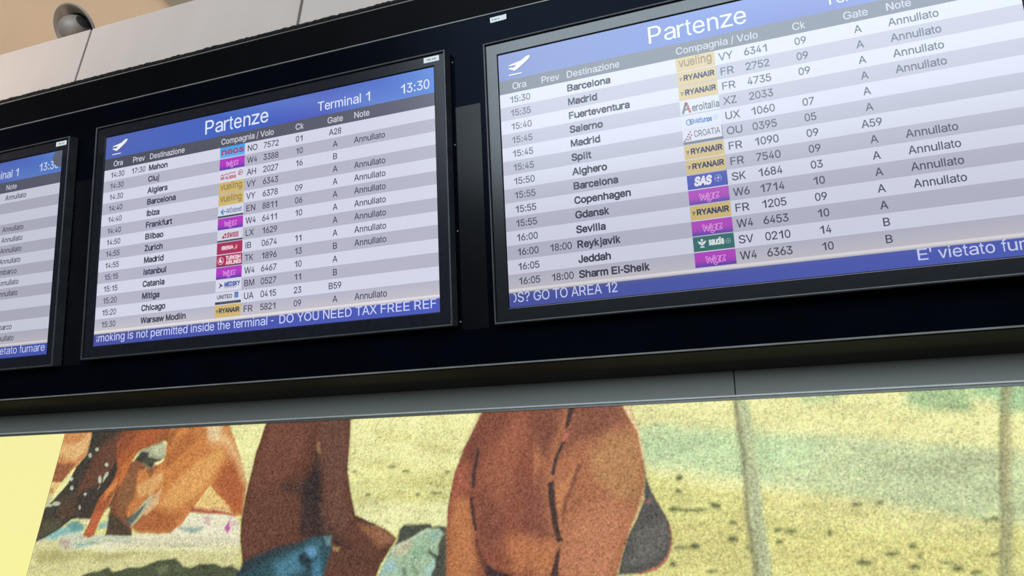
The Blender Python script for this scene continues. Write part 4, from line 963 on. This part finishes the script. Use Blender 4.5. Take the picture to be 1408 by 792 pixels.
('5f633a',6,1,[[975,-876],[974,-877],[971,-878],[968,-878],[965,-877],[964,-875],[964,-874],[967,-873],[971,-873],[974,-874]]),
('5f633a',6,1,[[772,-922],[771,-924],[768,-925],[765,-925],[762,-924],[761,-922],[761,-920],[764,-919],[768,-919],[771,-920]]),
('5f633a',6,1,[[901,-923],[900,-925],[898,-927],[896,-927],[893,-925],[892,-923],[893,-921],[895,-920],[898,-920],[900,-921]]),
('5f633a',6,1,[[959,-919],[956,-920],[948,-921],[939,-921],[931,-920],[928,-919],[931,-917],[938,-916],[948,-917],[955,-917]]),
('b3b066',8,0.6,[[954,-898],[950,-900],[941,-901],[929,-901],[919,-900],[915,-898],[918,-896],[928,-895],[940,-895],[950,-896]]),
('b3b066',8,0.6,[[980,-903],[978,-905],[973,-907],[967,-907],[961,-905],[959,-903],[961,-900],[966,-899],[973,-899],[978,-901]]),
('b3b066',8,0.6,[[907,-906],[905,-909],[900,-910],[893,-910],[887,-908],[885,-906],[887,-904],[892,-903],[899,-903],[904,-904]]),
('b3b066',8,0.6,[[861,-916],[859,-919],[854,-920],[847,-920],[842,-919],[839,-916],[841,-914],[846,-912],[853,-912],[859,-914]]),
('b3b066',8,0.6,[[811,-928],[810,-930],[804,-931],[797,-930],[792,-929],[789,-928],[791,-926],[797,-925],[803,-925],[809,-926]]),
('b3b066',8,0.6,[[751,-939],[751,-945],[749,-948],[746,-948],[743,-945],[741,-939],[741,-934],[743,-931],[747,-931],[750,-934]]),
('b3b066',8,0.6,[[972,-929],[968,-931],[958,-932],[945,-932],[934,-931],[930,-929],[934,-927],[944,-926],[957,-926],[968,-927]]),
('b3b066',8,0.6,[[748,-875],[746,-877],[738,-878],[729,-878],[721,-877],[718,-875],[720,-873],[728,-872],[737,-872],[745,-873]]),
('bcc596',6,1,[[1620,-730],[1641,-731],[1646,-886],[1650,-983],[1656,-1074],[1629,-1075],[1624,-945],[1622,-835]]),
('8c8a66',6,0.9,[[1607,-729],[1621,-730],[1625,-851],[1626,-925],[1630,-1029],[1633,-1075],[1618,-1075],[1617,-992],[1615,-876]]),
('a8a986',8,0.7,[[1631,-866],[1641,-866],[1644,-964],[1644,-1075],[1633,-1075],[1631,-983]]),
('9d9c70',8,0.95,[[2098,-731],[2113,-732],[2078,-895],[2047,-1065],[2030,-1066],[2065,-894]]),
('7f7c57',5,0.7,[[2097,-731],[2101,-731],[2068,-895],[2033,-1066],[2029,-1066],[2063,-894]]),
('b9a97a',6,0.5,[[2090,-803],[2097,-803],[2069,-939],[2063,-939]]),
('d2cd92',10,1,[[-307,-1021],[428,-1038],[446,-1097],[-268,-1113]]),
('b7b272',10,0.7,[[-264,-1058],[-103,-1050],[149,-1041],[231,-1045],[-94,-1073],[-233,-1087]]),
('e6e3b4',6,0.8,[[0,-1019],[160,-1023],[422,-1043],[427,-1048],[183,-1046],[-14,-1054],[-141,-1044]]),
('a39c63',8,0.6,[[-246,-1052],[-164,-1047],[-137,-1068],[-214,-1082]]),
('a9a066',8,0.5,[[-39,-1062],[88,-1044],[93,-1060],[-9,-1078]]),
('4c5238',4,1,[[-46,-1108],[56,-1096],[92,-1087],[129,-1084],[147,-1079],[181,-1068],[235,-1062],[265,-1079],[289,-1082],[317,-1073],[359,-1073],[383,-1079],[411,-1074],[437,-1086],[446,-1100],[464,-1181],[-13,-1198]]),
('7b8059',6,0.7,[[180,-1085],[215,-1078],[213,-1093],[196,-1098]]),
('62694a',6,0.6,[[240,-1079],[258,-1077],[262,-1092],[243,-1090]]),
('4c5238',4,1,[[-70,-1112],[-44,-1101],[-3,-1096],[23,-1086],[45,-1098],[88,-1087],[103,-1092],[133,-1185],[-41,-1191]]),
('e5e0c0',4,1,[[-52,-1013],[27,-1010],[73,-1008],[188,-1007],[244,-960],[318,-960],[397,-965],[415,-987],[427,-1034],[289,-1035],[215,-1033],[37,-1038],[0,-1048]]),
('cfc9a6',6,0.7,[[31,-1020],[222,-1014],[403,-1017],[425,-1034],[228,-1036],[76,-1038]]),
('8fa79a',5,0.9,[[222,-994],[302,-991],[304,-1001],[269,-1007],[237,-1000]]),
('8a8d6a',5,0.6,[[215,-1033],[288,-1033],[278,-1038],[216,-1038]]),
('b64a97',3,0.9,[[368,-993],[378,-982],[379,-969],[389,-995],[383,-1005]]),
('cb8fa6',6,0.6,[[296,-969],[320,-969],[326,-991],[305,-982]]),
('cfa3a8',6,0.6,[[387,-973],[406,-978],[409,-991],[391,-991]]),
('c7cbae',4,1,[[-275,-1031],[-242,-1013],[-139,-996],[-57,-1012],[75,-1005],[84,-1032],[-2,-1029],[-95,-1046],[-164,-1047],[-172,-1026]]),
('7fb3ad',6,0.9,[[-257,-1000],[-203,-996],[-165,-996],[-145,-978],[-91,-987],[-93,-1000],[-158,-1013],[-193,-1022],[-249,-1013]]),
('5f8f8c',5,0.8,[[-161,-987],[-120,-978],[-95,-995],[-136,-1004]]),
('e6dfae',4,0.9,[[-122,-972],[-79,-969],[-79,-987],[-97,-989]]),
('e6df9c',4,0.95,[[-35,-952],[-21,-948],[-9,-978],[-37,-974]]),
('7db0ab',4,0.8,[[-43,-982],[-8,-978],[-3,-995],[-43,-999]]),
('6ea7a0',5,0.7,[[-106,-1034],[-53,-1025],[-27,-1029],[-97,-1040]]),
('b08472',6,0.6,[[-169,-1026],[-135,-1023],[-128,-1043],[-163,-1041]]),
('c98a52',3,1,[[-260,-731],[-193,-733],[-152,-736],[-142,-802],[-173,-834],[-222,-880],[-269,-880]]),
('dfb277',6,0.9,[[-255,-778],[-194,-777],[-154,-739],[-147,-798],[-185,-820],[-257,-809]]),
('8a5334',5,0.9,[[-256,-828],[-182,-829],[-218,-875],[-259,-880]]),
('4d4a36',3,1,[[-261,-730],[-193,-732],[-203,-743],[-255,-739]]),
('e3c078',4,1,[[-255,-881],[-218,-880],[-232,-907],[-243,-913],[-262,-911]]),
('c4bd8a',4,1,[[-262,-911],[-236,-913],[-244,-943],[-264,-943]]),
('9a6a3d',4,0.6,[[-261,-893],[-244,-893],[-238,-909],[-254,-909]]),
('40362a',3,1,[[-153,-734],[-1,-739],[10,-802],[-19,-833],[-32,-869],[-66,-917],[-76,-961],[-110,-970],[-147,-974],[-177,-996],[-255,-1031],[-262,-1005],[-264,-952],[-231,-925],[-194,-884],[-178,-839],[-145,-805]]),
('3a382c',6,0.8,[[-151,-739],[-119,-736],[-127,-817],[-166,-853],[-151,-912],[-217,-961],[-264,-961],[-192,-889],[-149,-812]]),
('6a432e',10,0.8,[[-111,-789],[-26,-743],[-14,-829],[-78,-882],[-157,-912],[-137,-862]]),
('5d4530',10,0.6,[[-213,-920],[-157,-912],[-133,-961],[-191,-978]]),
('55503a',8,0.8,[[-266,-978],[-188,-969],[-173,-991],[-257,-1027]]),
('c9cfb4',3,0.85,[[-131,-811],[-131,-815],[-133,-817],[-137,-817],[-140,-815],[-143,-811],[-143,-807],[-141,-805],[-137,-805],[-134,-807]]),
('c9cfb4',3,0.85,[[-110,-795],[-110,-797],[-113,-799],[-117,-799],[-121,-797],[-123,-795],[-123,-792],[-120,-791],[-116,-791],[-112,-792]]),
('c9cfb4',3,0.85,[[-61,-837],[-61,-840],[-63,-842],[-67,-842],[-71,-840],[-74,-837],[-73,-834],[-71,-832],[-67,-832],[-63,-834]]),
('c9cfb4',3,0.85,[[-49,-875],[-51,-885],[-56,-890],[-62,-889],[-67,-881],[-68,-871],[-66,-861],[-61,-856],[-55,-857],[-50,-864]]),
('c9cfb4',3,0.85,[[-73,-875],[-72,-881],[-74,-884],[-77,-884],[-81,-881],[-85,-875],[-86,-869],[-84,-865],[-80,-865],[-76,-869]]),
('c9cfb4',3,0.85,[[-68,-901],[-70,-906],[-73,-909],[-77,-909],[-79,-904],[-79,-898],[-77,-893],[-73,-890],[-70,-890],[-68,-895]]),
('c9cfb4',3,0.85,[[-168,-895],[-168,-898],[-170,-900],[-174,-900],[-178,-898],[-181,-895],[-181,-891],[-178,-889],[-174,-889],[-170,-891]]),
('c9cfb4',3,0.85,[[-114,-911],[-114,-914],[-116,-915],[-119,-915],[-122,-913],[-124,-911],[-124,-909],[-122,-908],[-119,-908],[-115,-909]]),
('c9cfb4',3,0.85,[[-124,-944],[-123,-947],[-124,-949],[-127,-949],[-129,-947],[-131,-944],[-132,-941],[-130,-939],[-128,-939],[-125,-941]]),
('c9cfb4',3,0.85,[[-203,-934],[-204,-937],[-211,-939],[-220,-939],[-228,-937],[-232,-934],[-230,-931],[-224,-929],[-215,-929],[-207,-931]]),
('c9cfb4',3,0.85,[[-178,-871],[-178,-874],[-182,-876],[-186,-876],[-191,-874],[-194,-871],[-194,-867],[-190,-865],[-186,-866],[-181,-868]]),
('c9cfb4',3,0.85,[[-229,-938],[-231,-940],[-237,-942],[-245,-942],[-253,-940],[-256,-938],[-254,-936],[-248,-935],[-240,-935],[-233,-936]]),
('4b4232',4,1,[[-19,-944],[21,-935],[66,-978],[77,-1011],[-9,-1010],[-5,-987]]),
('7a4c2e',4,1,[[-42,-869],[-13,-833],[14,-816],[77,-1012],[-9,-1010],[-11,-978],[-16,-944],[-30,-948],[-17,-913]]),
('86532f',5,1,[[-10,-858],[39,-819],[74,-845],[69,-893],[76,-936],[58,-983],[18,-983],[-8,-926]]),
('c77f42',4,1,[[107,-732],[228,-730],[320,-739],[356,-789],[385,-837],[415,-893],[415,-965],[397,-965],[349,-938],[300,-895],[274,-933],[250,-960],[233,-987],[201,-1006],[105,-1006],[68,-994],[45,-964],[23,-936],[54,-907],[50,-854],[96,-850],[130,-831],[127,-787]]),
('dba25c',14,0.8,[[153,-908],[248,-834],[303,-802],[333,-822],[298,-882],[259,-923],[202,-946],[158,-946]]),
('ebc68e',14,0.8,[[283,-742],[335,-779],[384,-833],[411,-893],[367,-837],[327,-798],[269,-791]]),
('a7582f',12,0.85,[[327,-850],[360,-832],[409,-902],[414,-960],[390,-960],[329,-906],[307,-892]]),
('a8622f',10,0.8,[[134,-822],[206,-742],[227,-780],[170,-832],[143,-851]]),
('8d5329',8,0.7,[[123,-742],[171,-734],[136,-802]]),
('e6c18c',8,0.8,[[114,-732],[157,-732],[147,-743],[121,-747]]),
('e9cf9d',8,0.8,[[242,-731],[306,-733],[298,-783],[266,-782]]),
('c67e3f',8,0.7,[[144,-856],[226,-800],[254,-810],[175,-895],[152,-927]]),
('9a552d',12,0.7,[[73,-969],[138,-946],[226,-964],[205,-1001],[117,-1004],[75,-994]]),
('d8a465',6,0.9,[[53,-893],[102,-870],[142,-858],[146,-885],[109,-913],[72,-922]]),
('8a5c39',6,0.9,[[-4,-916],[2,-873],[39,-839],[56,-893],[58,-922],[37,-959],[10,-959]]),
('7d4c2f',6,0.8,[[47,-844],[99,-838],[115,-846],[97,-874],[78,-855]]),
('d9b381',4,0.9,[[121,-922],[144,-899],[145,-936],[111,-964],[97,-960]]),
('e6c379',5,1,[[301,-897],[354,-933],[376,-951],[271,-946],[279,-928]]),
('ad4a3d',4,0.95,[[253,-946],[316,-951],[390,-960],[397,-966],[312,-961],[249,-956]]),
('d0876b',5,0.8,[[265,-946],[364,-949],[377,-956],[279,-951]]),
('a9ab87',4,1,[[35,-804],[71,-790],[112,-779],[127,-797],[131,-822],[118,-833],[75,-825],[56,-830],[34,-824]]),
('c7c8a2',5,0.8,[[80,-795],[117,-784],[131,-817],[101,-821]]),
('33332a',4,0.95,[[31,-826],[48,-805],[73,-808],[74,-820],[120,-829],[99,-838],[96,-850],[59,-837]]),
('b9bb98',4,0.95,[[120,-908],[95,-931],[70,-959],[55,-973],[74,-992],[93,-969],[116,-936]]),
('4e5b52',4,0.9,[[103,-936],[70,-959],[42,-973],[61,-992],[82,-973]]),
('3d3327',4,1,[[-26,-792],[1,-744],[7,-793],[-9,-824],[-21,-865],[-53,-926],[-65,-974],[-122,-973],[-91,-917],[-49,-855]]),
('4b3f2e',5,0.95,[[-20,-957],[13,-965],[75,-1005],[78,-1014],[-11,-1012],[-13,-982]]),
('9c5c30',5,1,[[59,-719],[122,-722],[131,-782],[112,-781],[72,-791],[35,-805],[17,-836],[8,-828],[25,-794]]),
('a65c34',4,1,[[7,-793],[20,-834],[7,-874],[-17,-913],[-30,-948],[-45,-978],[-51,-1012],[-67,-1019],[-90,-1012],[-79,-987],[-76,-961],[-64,-922],[-37,-891],[-27,-864],[-19,-833],[-11,-820]]),
('d98a4b',6,0.8,[[-13,-833],[3,-825],[-6,-874],[-22,-900],[-44,-926],[-45,-904],[-24,-873]]),
('c4663f',6,0.7,[[-65,-957],[-35,-952],[-49,-1000],[-70,-1012],[-79,-1004]]),
('7a4027',5,0.7,[[-9,-824],[1,-744],[7,-793],[-8,-847],[-24,-873],[-22,-842]]),
('a75b2e',5,1,[[-49,-781],[6,-729],[107,-732],[89,-781],[35,-804],[11,-838],[-11,-897]]),
('7d4429',8,0.7,[[-54,-736],[42,-732],[-3,-793],[-36,-822]]),
('c8763b',6,0.7,[[-13,-848],[28,-804],[15,-848],[-5,-892]]),
('5e3823',3,1,[[447,-729],[691,-728],[700,-790],[701,-833],[703,-870],[718,-910],[739,-964],[763,-973],[796,-985],[830,-998],[853,-1014],[840,-1035],[818,-1068],[810,-1093],[821,-1171],[454,-1185],[441,-1066],[423,-1013],[416,-977],[417,-921],[423,-864],[426,-821]]),
('744632',20,0.85,[[460,-742],[583,-747],[565,-843],[520,-889],[454,-921],[429,-893],[438,-821]]),
('66402c',24,0.7,[[431,-931],[576,-900],[592,-985],[499,-1048],[446,-1048],[423,-977]]),
('684534',14,0.8,[[611,-733],[692,-731],[701,-856],[700,-924],[735,-968],[703,-1011],[669,-977],[638,-891],[615,-807]]),
('34241b',10,0.9,[[608,-825],[626,-868],[642,-914],[645,-932],[665,-985],[674,-1007],[638,-1020],[596,-1012],[587,-959],[586,-890],[603,-854]]),
('2c1f18',14,0.7,[[580,-890],[623,-868],[641,-941],[615,-959],[587,-932]]),
('5b4030',6,0.8,[[634,-937],[652,-937],[674,-1003],[658,-1007]]),
('3a291f',10,0.7,[[521,-894],[587,-895],[586,-923],[530,-908]]),
('9b6a48',10,0.85,[[753,-985],[796,-985],[836,-1006],[848,-1018],[813,-1031],[789,-1010]]),
('432a1d',10,0.8,[[672,-994],[703,-1011],[749,-1032],[707,-1041],[689,-1028]]),
('5a3824',10,0.8,[[696,-1041],[771,-1036],[824,-1039],[808,-1076],[683,-1091],[673,-1062]]),
('30261c',4,0.7,[[754,-970],[796,-983],[791,-987],[757,-976]]),
('b8935f',5,0.9,[[688,-1030],[706,-1034],[702,-1042],[690,-1039]]),
('b08a62',4,0.5,[[605,-797],[613,-797],[620,-826],[610,-821]]),
('2b4a50',5,1,[[433,-1097],[450,-1066],[499,-1048],[549,-1034],[598,-1021],[663,-1007],[678,-1011],[687,-1033],[678,-1062],[673,-1096],[686,-1176],[454,-1185]]),
('4e7f93',12,0.85,[[534,-1073],[586,-1047],[649,-1024],[653,-1046],[609,-1080],[567,-1098],[539,-1099]]),
('5f8fb4',6,0.9,[[615,-1038],[640,-1033],[648,-1050],[635,-1054],[620,-1046]]),
('6b8786',5,0.9,[[661,-1011],[679,-1009],[683,-1028],[670,-1028]]),
('1c2a30',6,0.9,[[598,-1051],[613,-1042],[639,-1063],[631,-1076],[607,-1072]]),
('4f86a4',8,0.7,[[641,-1071],[660,-1054],[667,-1096],[645,-1096]]),
('2a3030',10,0.8,[[431,-1088],[460,-1057],[527,-1039],[598,-1018],[600,-1029],[509,-1065],[446,-1101]]),
('474a3c',4,1,[[855,-1018],[858,-995],[869,-985],[935,-983],[941,-989],[956,-986],[979,-990],[991,-1140],[944,-1142],[843,-1041]]),
('a3bb9a',4,1,[[814,-1091],[826,-1069],[839,-1035],[876,-1019],[909,-1001],[929,-993],[957,-991],[971,-1003],[965,-1011],[959,-1023],[958,-1045],[948,-1042],[937,-1034],[934,-1040],[953,-1053],[953,-1064],[945,-1088],[944,-1142],[814,-1146]]),
('c3b494',8,0.8,[[846,-1035],[883,-1018],[900,-1018],[879,-1046],[848,-1046]]),
('9cc0c0',8,0.8,[[828,-1063],[856,-1057],[862,-1079],[825,-1089]]),
('8cb08b',8,0.8,[[888,-1035],[922,-1023],[934,-1040],[898,-1057]]),
('8fb3ad',6,0.8,[[930,-1006],[957,-998],[968,-1003],[945,-1014]]),
('a9d0c8',6,0.8,[[930,-1072],[949,-1056],[950,-1069],[938,-1089]]),
('576a58',5,0.7,[[872,-1074],[882,-1068],[890,-1084],[877,-1090]]),
('5f7862',6,0.6,[[906,-1070],[924,-1078],[911,-1086],[891,-1062]]),
('c8d6b0',4,0.7,[[839,-1035],[876,-1019],[929,-993],[930,-996],[877,-1023],[847,-1038]]),
('8a4d33',3,1,[[1058,-725],[1155,-726],[1252,-725],[1257,-1231],[994,-1245],[984,-1081],[974,-954],[981,-906],[989,-870],[1004,-829],[1026,-788]]),
('a86a45',3,1,[[1171,-719],[1366,-725],[1394,-745],[1409,-802],[1419,-849],[1421,-882],[1420,-923],[1407,-951],[1389,-991],[1373,-1034],[1359,-1076],[1351,-1190],[1185,-1198]]),
('7b4430',12,0.85,[[1058,-725],[1144,-727],[1094,-790],[1049,-830],[1015,-870],[998,-847],[1026,-788]]),
('6e3d2e',14,0.8,[[1160,-728],[1245,-729],[1226,-804],[1208,-861],[1166,-797]]),
('7c4634',20,0.8,[[1050,-928],[1115,-912],[1120,-1005],[1083,-1046],[1051,-1014]]),
('7e4636',18,0.8,[[1150,-912],[1198,-878],[1210,-963],[1230,-1004],[1188,-1021],[1148,-988]]),
('a06040',20,0.7,[[1095,-809],[1155,-739],[1161,-788],[1124,-890],[1117,-955],[1082,-937],[1067,-867]]),
('c07a4a',18,0.7,[[1120,-1013],[1154,-1005],[1221,-1020],[1222,-1068],[1137,-1074]]),
('bd7a48',14,0.85,[[989,-932],[1025,-937],[1037,-989],[1055,-1071],[998,-1168],[982,-1006]]),
('a65c42',10,0.7,[[989,-874],[1014,-857],[1023,-911],[984,-937]]),
('7e4b36',16,0.85,[[1266,-726],[1362,-727],[1389,-779],[1347,-799],[1276,-819],[1237,-848],[1246,-796]]),
('b78654',18,0.8,[[1347,-808],[1403,-801],[1417,-861],[1408,-931],[1359,-935],[1314,-889],[1300,-846]]),
('be7e58',20,0.8,[[1258,-971],[1336,-931],[1390,-955],[1366,-1019],[1352,-1076],[1343,-1155],[1247,-1158],[1250,-1044]]),
('cf8a55',10,0.6,[[1224,-921],[1243,-900],[1267,-879],[1248,-955],[1239,-971]]),
('e8cf96',3,0.9,[[1366,-725],[1396,-745],[1412,-802],[1420,-847],[1423,-882],[1416,-847],[1407,-804],[1392,-778]]),
('d9b27c',4,0.8,[[1418,-915],[1410,-951],[1389,-995],[1382,-1003],[1403,-955],[1415,-923]]),
('3c2620',3,0.95,[[1038,-825],[1044,-825],[1038,-906],[1031,-911],[1029,-893],[1033,-852]]),
('3c2620',3,0.95,[[1027,-928],[1035,-928],[1041,-963],[1049,-997],[1043,-999],[1034,-967]]),
('5a342a',5,0.8,[[1048,-1001],[1059,-1026],[1078,-1059],[1104,-1074],[1138,-1080],[1133,-1086],[1090,-1087],[1066,-1063],[1052,-1030]]),
('33221d',4,0.9,[[1074,-1061],[1094,-1071],[1128,-1080],[1122,-1164],[1094,-1165],[1072,-1075]]),
('3c2620',3,0.95,[[1266,-726],[1275,-730],[1256,-783],[1249,-794],[1246,-787],[1256,-737]]),
('3c2620',3,0.95,[[1242,-816],[1248,-820],[1233,-848],[1224,-887],[1216,-885],[1223,-852]]),
('3c2620',3,0.95,[[1210,-900],[1224,-898],[1229,-951],[1236,-988],[1245,-1016],[1233,-1018],[1221,-979],[1212,-934]]),
('3c2620',3,0.95,[[1231,-1036],[1240,-1030],[1237,-1059],[1231,-1159],[1220,-1159],[1220,-1075]]),
('6b3c2c',5,0.75,[[1276,-865],[1285,-863],[1271,-901],[1253,-947],[1243,-979],[1241,-959],[1257,-917]]),
('cf6f63',4,0.9,[[1275,-725],[1295,-724],[1290,-734],[1278,-735]]),
('c2685c',4,0.85,[[1247,-800],[1256,-798],[1252,-814],[1244,-816]]),
('b3584e',3,0.9,[[1425,-935],[1451,-952],[1471,-991],[1473,-1018],[1460,-1048],[1438,-1065],[1400,-1075],[1400,-1064],[1456,-1041],[1468,-1002],[1451,-960]]),
('54504a',3,1,[[1420,-857],[1423,-891],[1435,-923],[1451,-950],[1467,-979],[1470,-1010],[1462,-1037],[1443,-1056],[1408,-1070],[1361,-1076],[1370,-1042],[1382,-1007],[1402,-971],[1417,-939],[1421,-903]]),
('6e6a60',10,0.6,[[1406,-995],[1459,-971],[1463,-1018],[1422,-1049],[1379,-1057]]),
('a56a5a',4,0.8,[[1419,-937],[1434,-936],[1432,-942],[1420,-943]])]
N_GROUND = 75

def smooth_noise(nx, nz, cells, rng):
    gx, gz = int(nx / cells) + 3, int(nz / cells) + 3
    g = rng.random((gz, gx))
    X, Z = np.arange(nx) / cells, np.arange(nz) / cells
    xi, zi = X.astype(int), Z.astype(int)
    fx, fz = X - xi, Z - zi
    fx, fz = fx * fx * (3 - 2 * fx), fz * fz * (3 - 2 * fz)
    a = g[zi][:, xi] * (1 - fx) + g[zi][:, xi + 1] * fx
    b = g[zi + 1][:, xi] * (1 - fx) + g[zi + 1][:, xi + 1] * fx
    return (a * (1 - fz)[:, None] + b * fz[:, None]) - .5

def print_mesh(x0, x1, z0, z1, step):
    nx, nz = int((x1 - x0) / step) + 1, int((z1 - z0) / step) + 1
    xs, zs_ = np.linspace(x0, x1, nx), np.linspace(z0, z1, nz)
    img = np.zeros((nz, nx, 3))
    img[:] = [lin(v) for v in (214, 208, 138)]
    rng = np.random.default_rng(3)
    wx = smooth_noise(nx, nz, 14, rng) * .006
    wz = smooth_noise(nx, nz, 14, rng) * .006
    for n_op, (col, blur, al, pts) in enumerate(PRINT):
        if n_op == N_GROUND:                       # ripples and tufts of the sand lie under the figures
            sx_ = smooth_noise(nx, nz * 3, 26, rng)[::3] + .6 * smooth_noise(nx, nz * 3, 11, rng)[::3]
            img *= (1 + .20 * np.clip(sx_, -.6, .3))[..., None] * np.array([1, 1, .96])
        P = np.array(pts, float) / 1000
        bl = max(blur, .5) / 1000 * (1.0 if blur < 8 else 1.2)
        i0, i1 = np.searchsorted(xs, [P[:, 0].min() - bl - .004, P[:, 0].max() + bl + .004])
        j0, j1 = np.searchsorted(zs_, [P[:, 1].min() - bl - .004, P[:, 1].max() + bl + .004])
        if i1 <= i0 or j1 <= j0:
            continue
        k = .35 if blur <= 4 else 1.0
        X = xs[None, i0:i1] + k * wx[j0:j1, i0:i1]
        Z = zs_[j0:j1, None] + k * wz[j0:j1, i0:i1]
        d2 = np.full(X.shape, 1e9)
        ins = np.zeros(X.shape, bool)
        for a, b in zip(P, np.roll(P, -1, 0)):
            ex_, ez_ = b - a
            L = ex_ * ex_ + ez_ * ez_
            t = np.clip(((X - a[0]) * ex_ + (Z - a[1]) * ez_) / (L or 1e-12), 0, 1)
            d2 = np.minimum(d2, (X - a[0] - t * ex_) ** 2 + (Z - a[1] - t * ez_) ** 2)
            if a[1] != b[1]:
                c = ((a[1] > Z) != (b[1] > Z)) & (X < (b[0] - a[0]) * (Z - a[1]) / (b[1] - a[1]) + a[0])
                ins ^= c
        sd = np.sqrt(d2) * np.where(ins, 1, -1)
        w = np.clip(sd / bl * .5 + .5, 0, 1)
        w = (w * w * (3 - 2 * w) * al)[..., None]
        img[j0:j1, i0:i1] = img[j0:j1, i0:i1] * (1 - w) + np.array([lin(int(col[q:q + 2], 16)) for q in (0, 2, 4)]) * w
    img *= (1 + .08 * smooth_noise(nx, nz, 7, rng) + .12 * smooth_noise(nx, nz, 30, rng))[..., None]
    n1 = rng.normal(size=(nz, nx))
    n1 = (n1 + .35 * np.roll(n1, 1, 0) + .35 * np.roll(n1, 1, 1)) / 1.1       # coarse film grain of the enlargement
    img = img * np.clip(1 + .15 * n1, .45, 1.6)[..., None] + .008 * n1[..., None]
    cc = rng.normal(size=(nz, nx, 3)) * .05
    img = np.clip(img * (1 + cc), 0.004, .93)
    co = np.empty((nz, nx, 3))
    co[..., 0] = xs[None]
    co[..., 1] = YW + .0015
    co[..., 2] = zs_[:, None]
    idx = np.arange(nz * nx).reshape(nz, nx)
    q = np.stack([idx[:-1, :-1], idx[:-1, 1:], idx[1:, 1:], idx[1:, :-1]], -1).reshape(-1, 4)
    me = bpy.data.meshes.new('printed_face')
    me.vertices.add(nz * nx)
    me.vertices.foreach_set('co', co.ravel())
    me.loops.add(q.size)
    me.loops.foreach_set('vertex_index', q.ravel())
    me.polygons.add(len(q))
    me.polygons.foreach_set('loop_start', np.arange(len(q)) * 4)
    me.update(calc_edges=True)
    rgba = np.ones((nz * nx, 4))
    rgba[:, :3] = img.reshape(-1, 3)
    at_ = me.color_attributes.new('Col', 'FLOAT_COLOR', 'POINT')
    at_.data.foreach_set('color', rgba.ravel())
    me.materials.append(M_PRINT)
    return me

bx = lightbox('beach_lightbox', 'long backlit beach picture of tanned bathers seen from behind, under the displays', 'lightbox', SEAM, XR)
tag(link('printed_face', print_mesh(SEAM + .0005, XR - .001, ZB, ZT - .0097, .0021), bx), 'backlit print of tanned bathers on sand by green water')
yx = lightbox('yellow_lightbox', 'plain pale yellow backlit panel left of the beach picture', 'lightbox', XL, SEAM - .0006)
me = bpy.data.meshes.new('lit_face')
vs, cs, fs = [], [], []
N = 24
for j in range(N + 1):
    for i in range(N + 1):
        a, b = i / N, j / N
        vs.append((XL + (SEAM - .0006 - XL) * a, YW + .0015, ZB + (ZT - .0097 - ZB) * b))
        cs.append(lerp(hexlin('#f7f39a'), hexlin('#f6efa2'), b))
for j in range(N):
    for i in range(N):
        q = j * (N + 1) + i
        fs.append((q, q + 1, q + N + 2, q + N + 1))
me.from_pydata(vs, [], fs)
ca_ = me.color_attributes.new('Col', 'FLOAT_COLOR', 'POINT')
ca_.data.foreach_set('color', [x for c in cs for x in (*c, 1.0)])
me.materials.append(M_PRINT)
link('lit_face', me, yx)
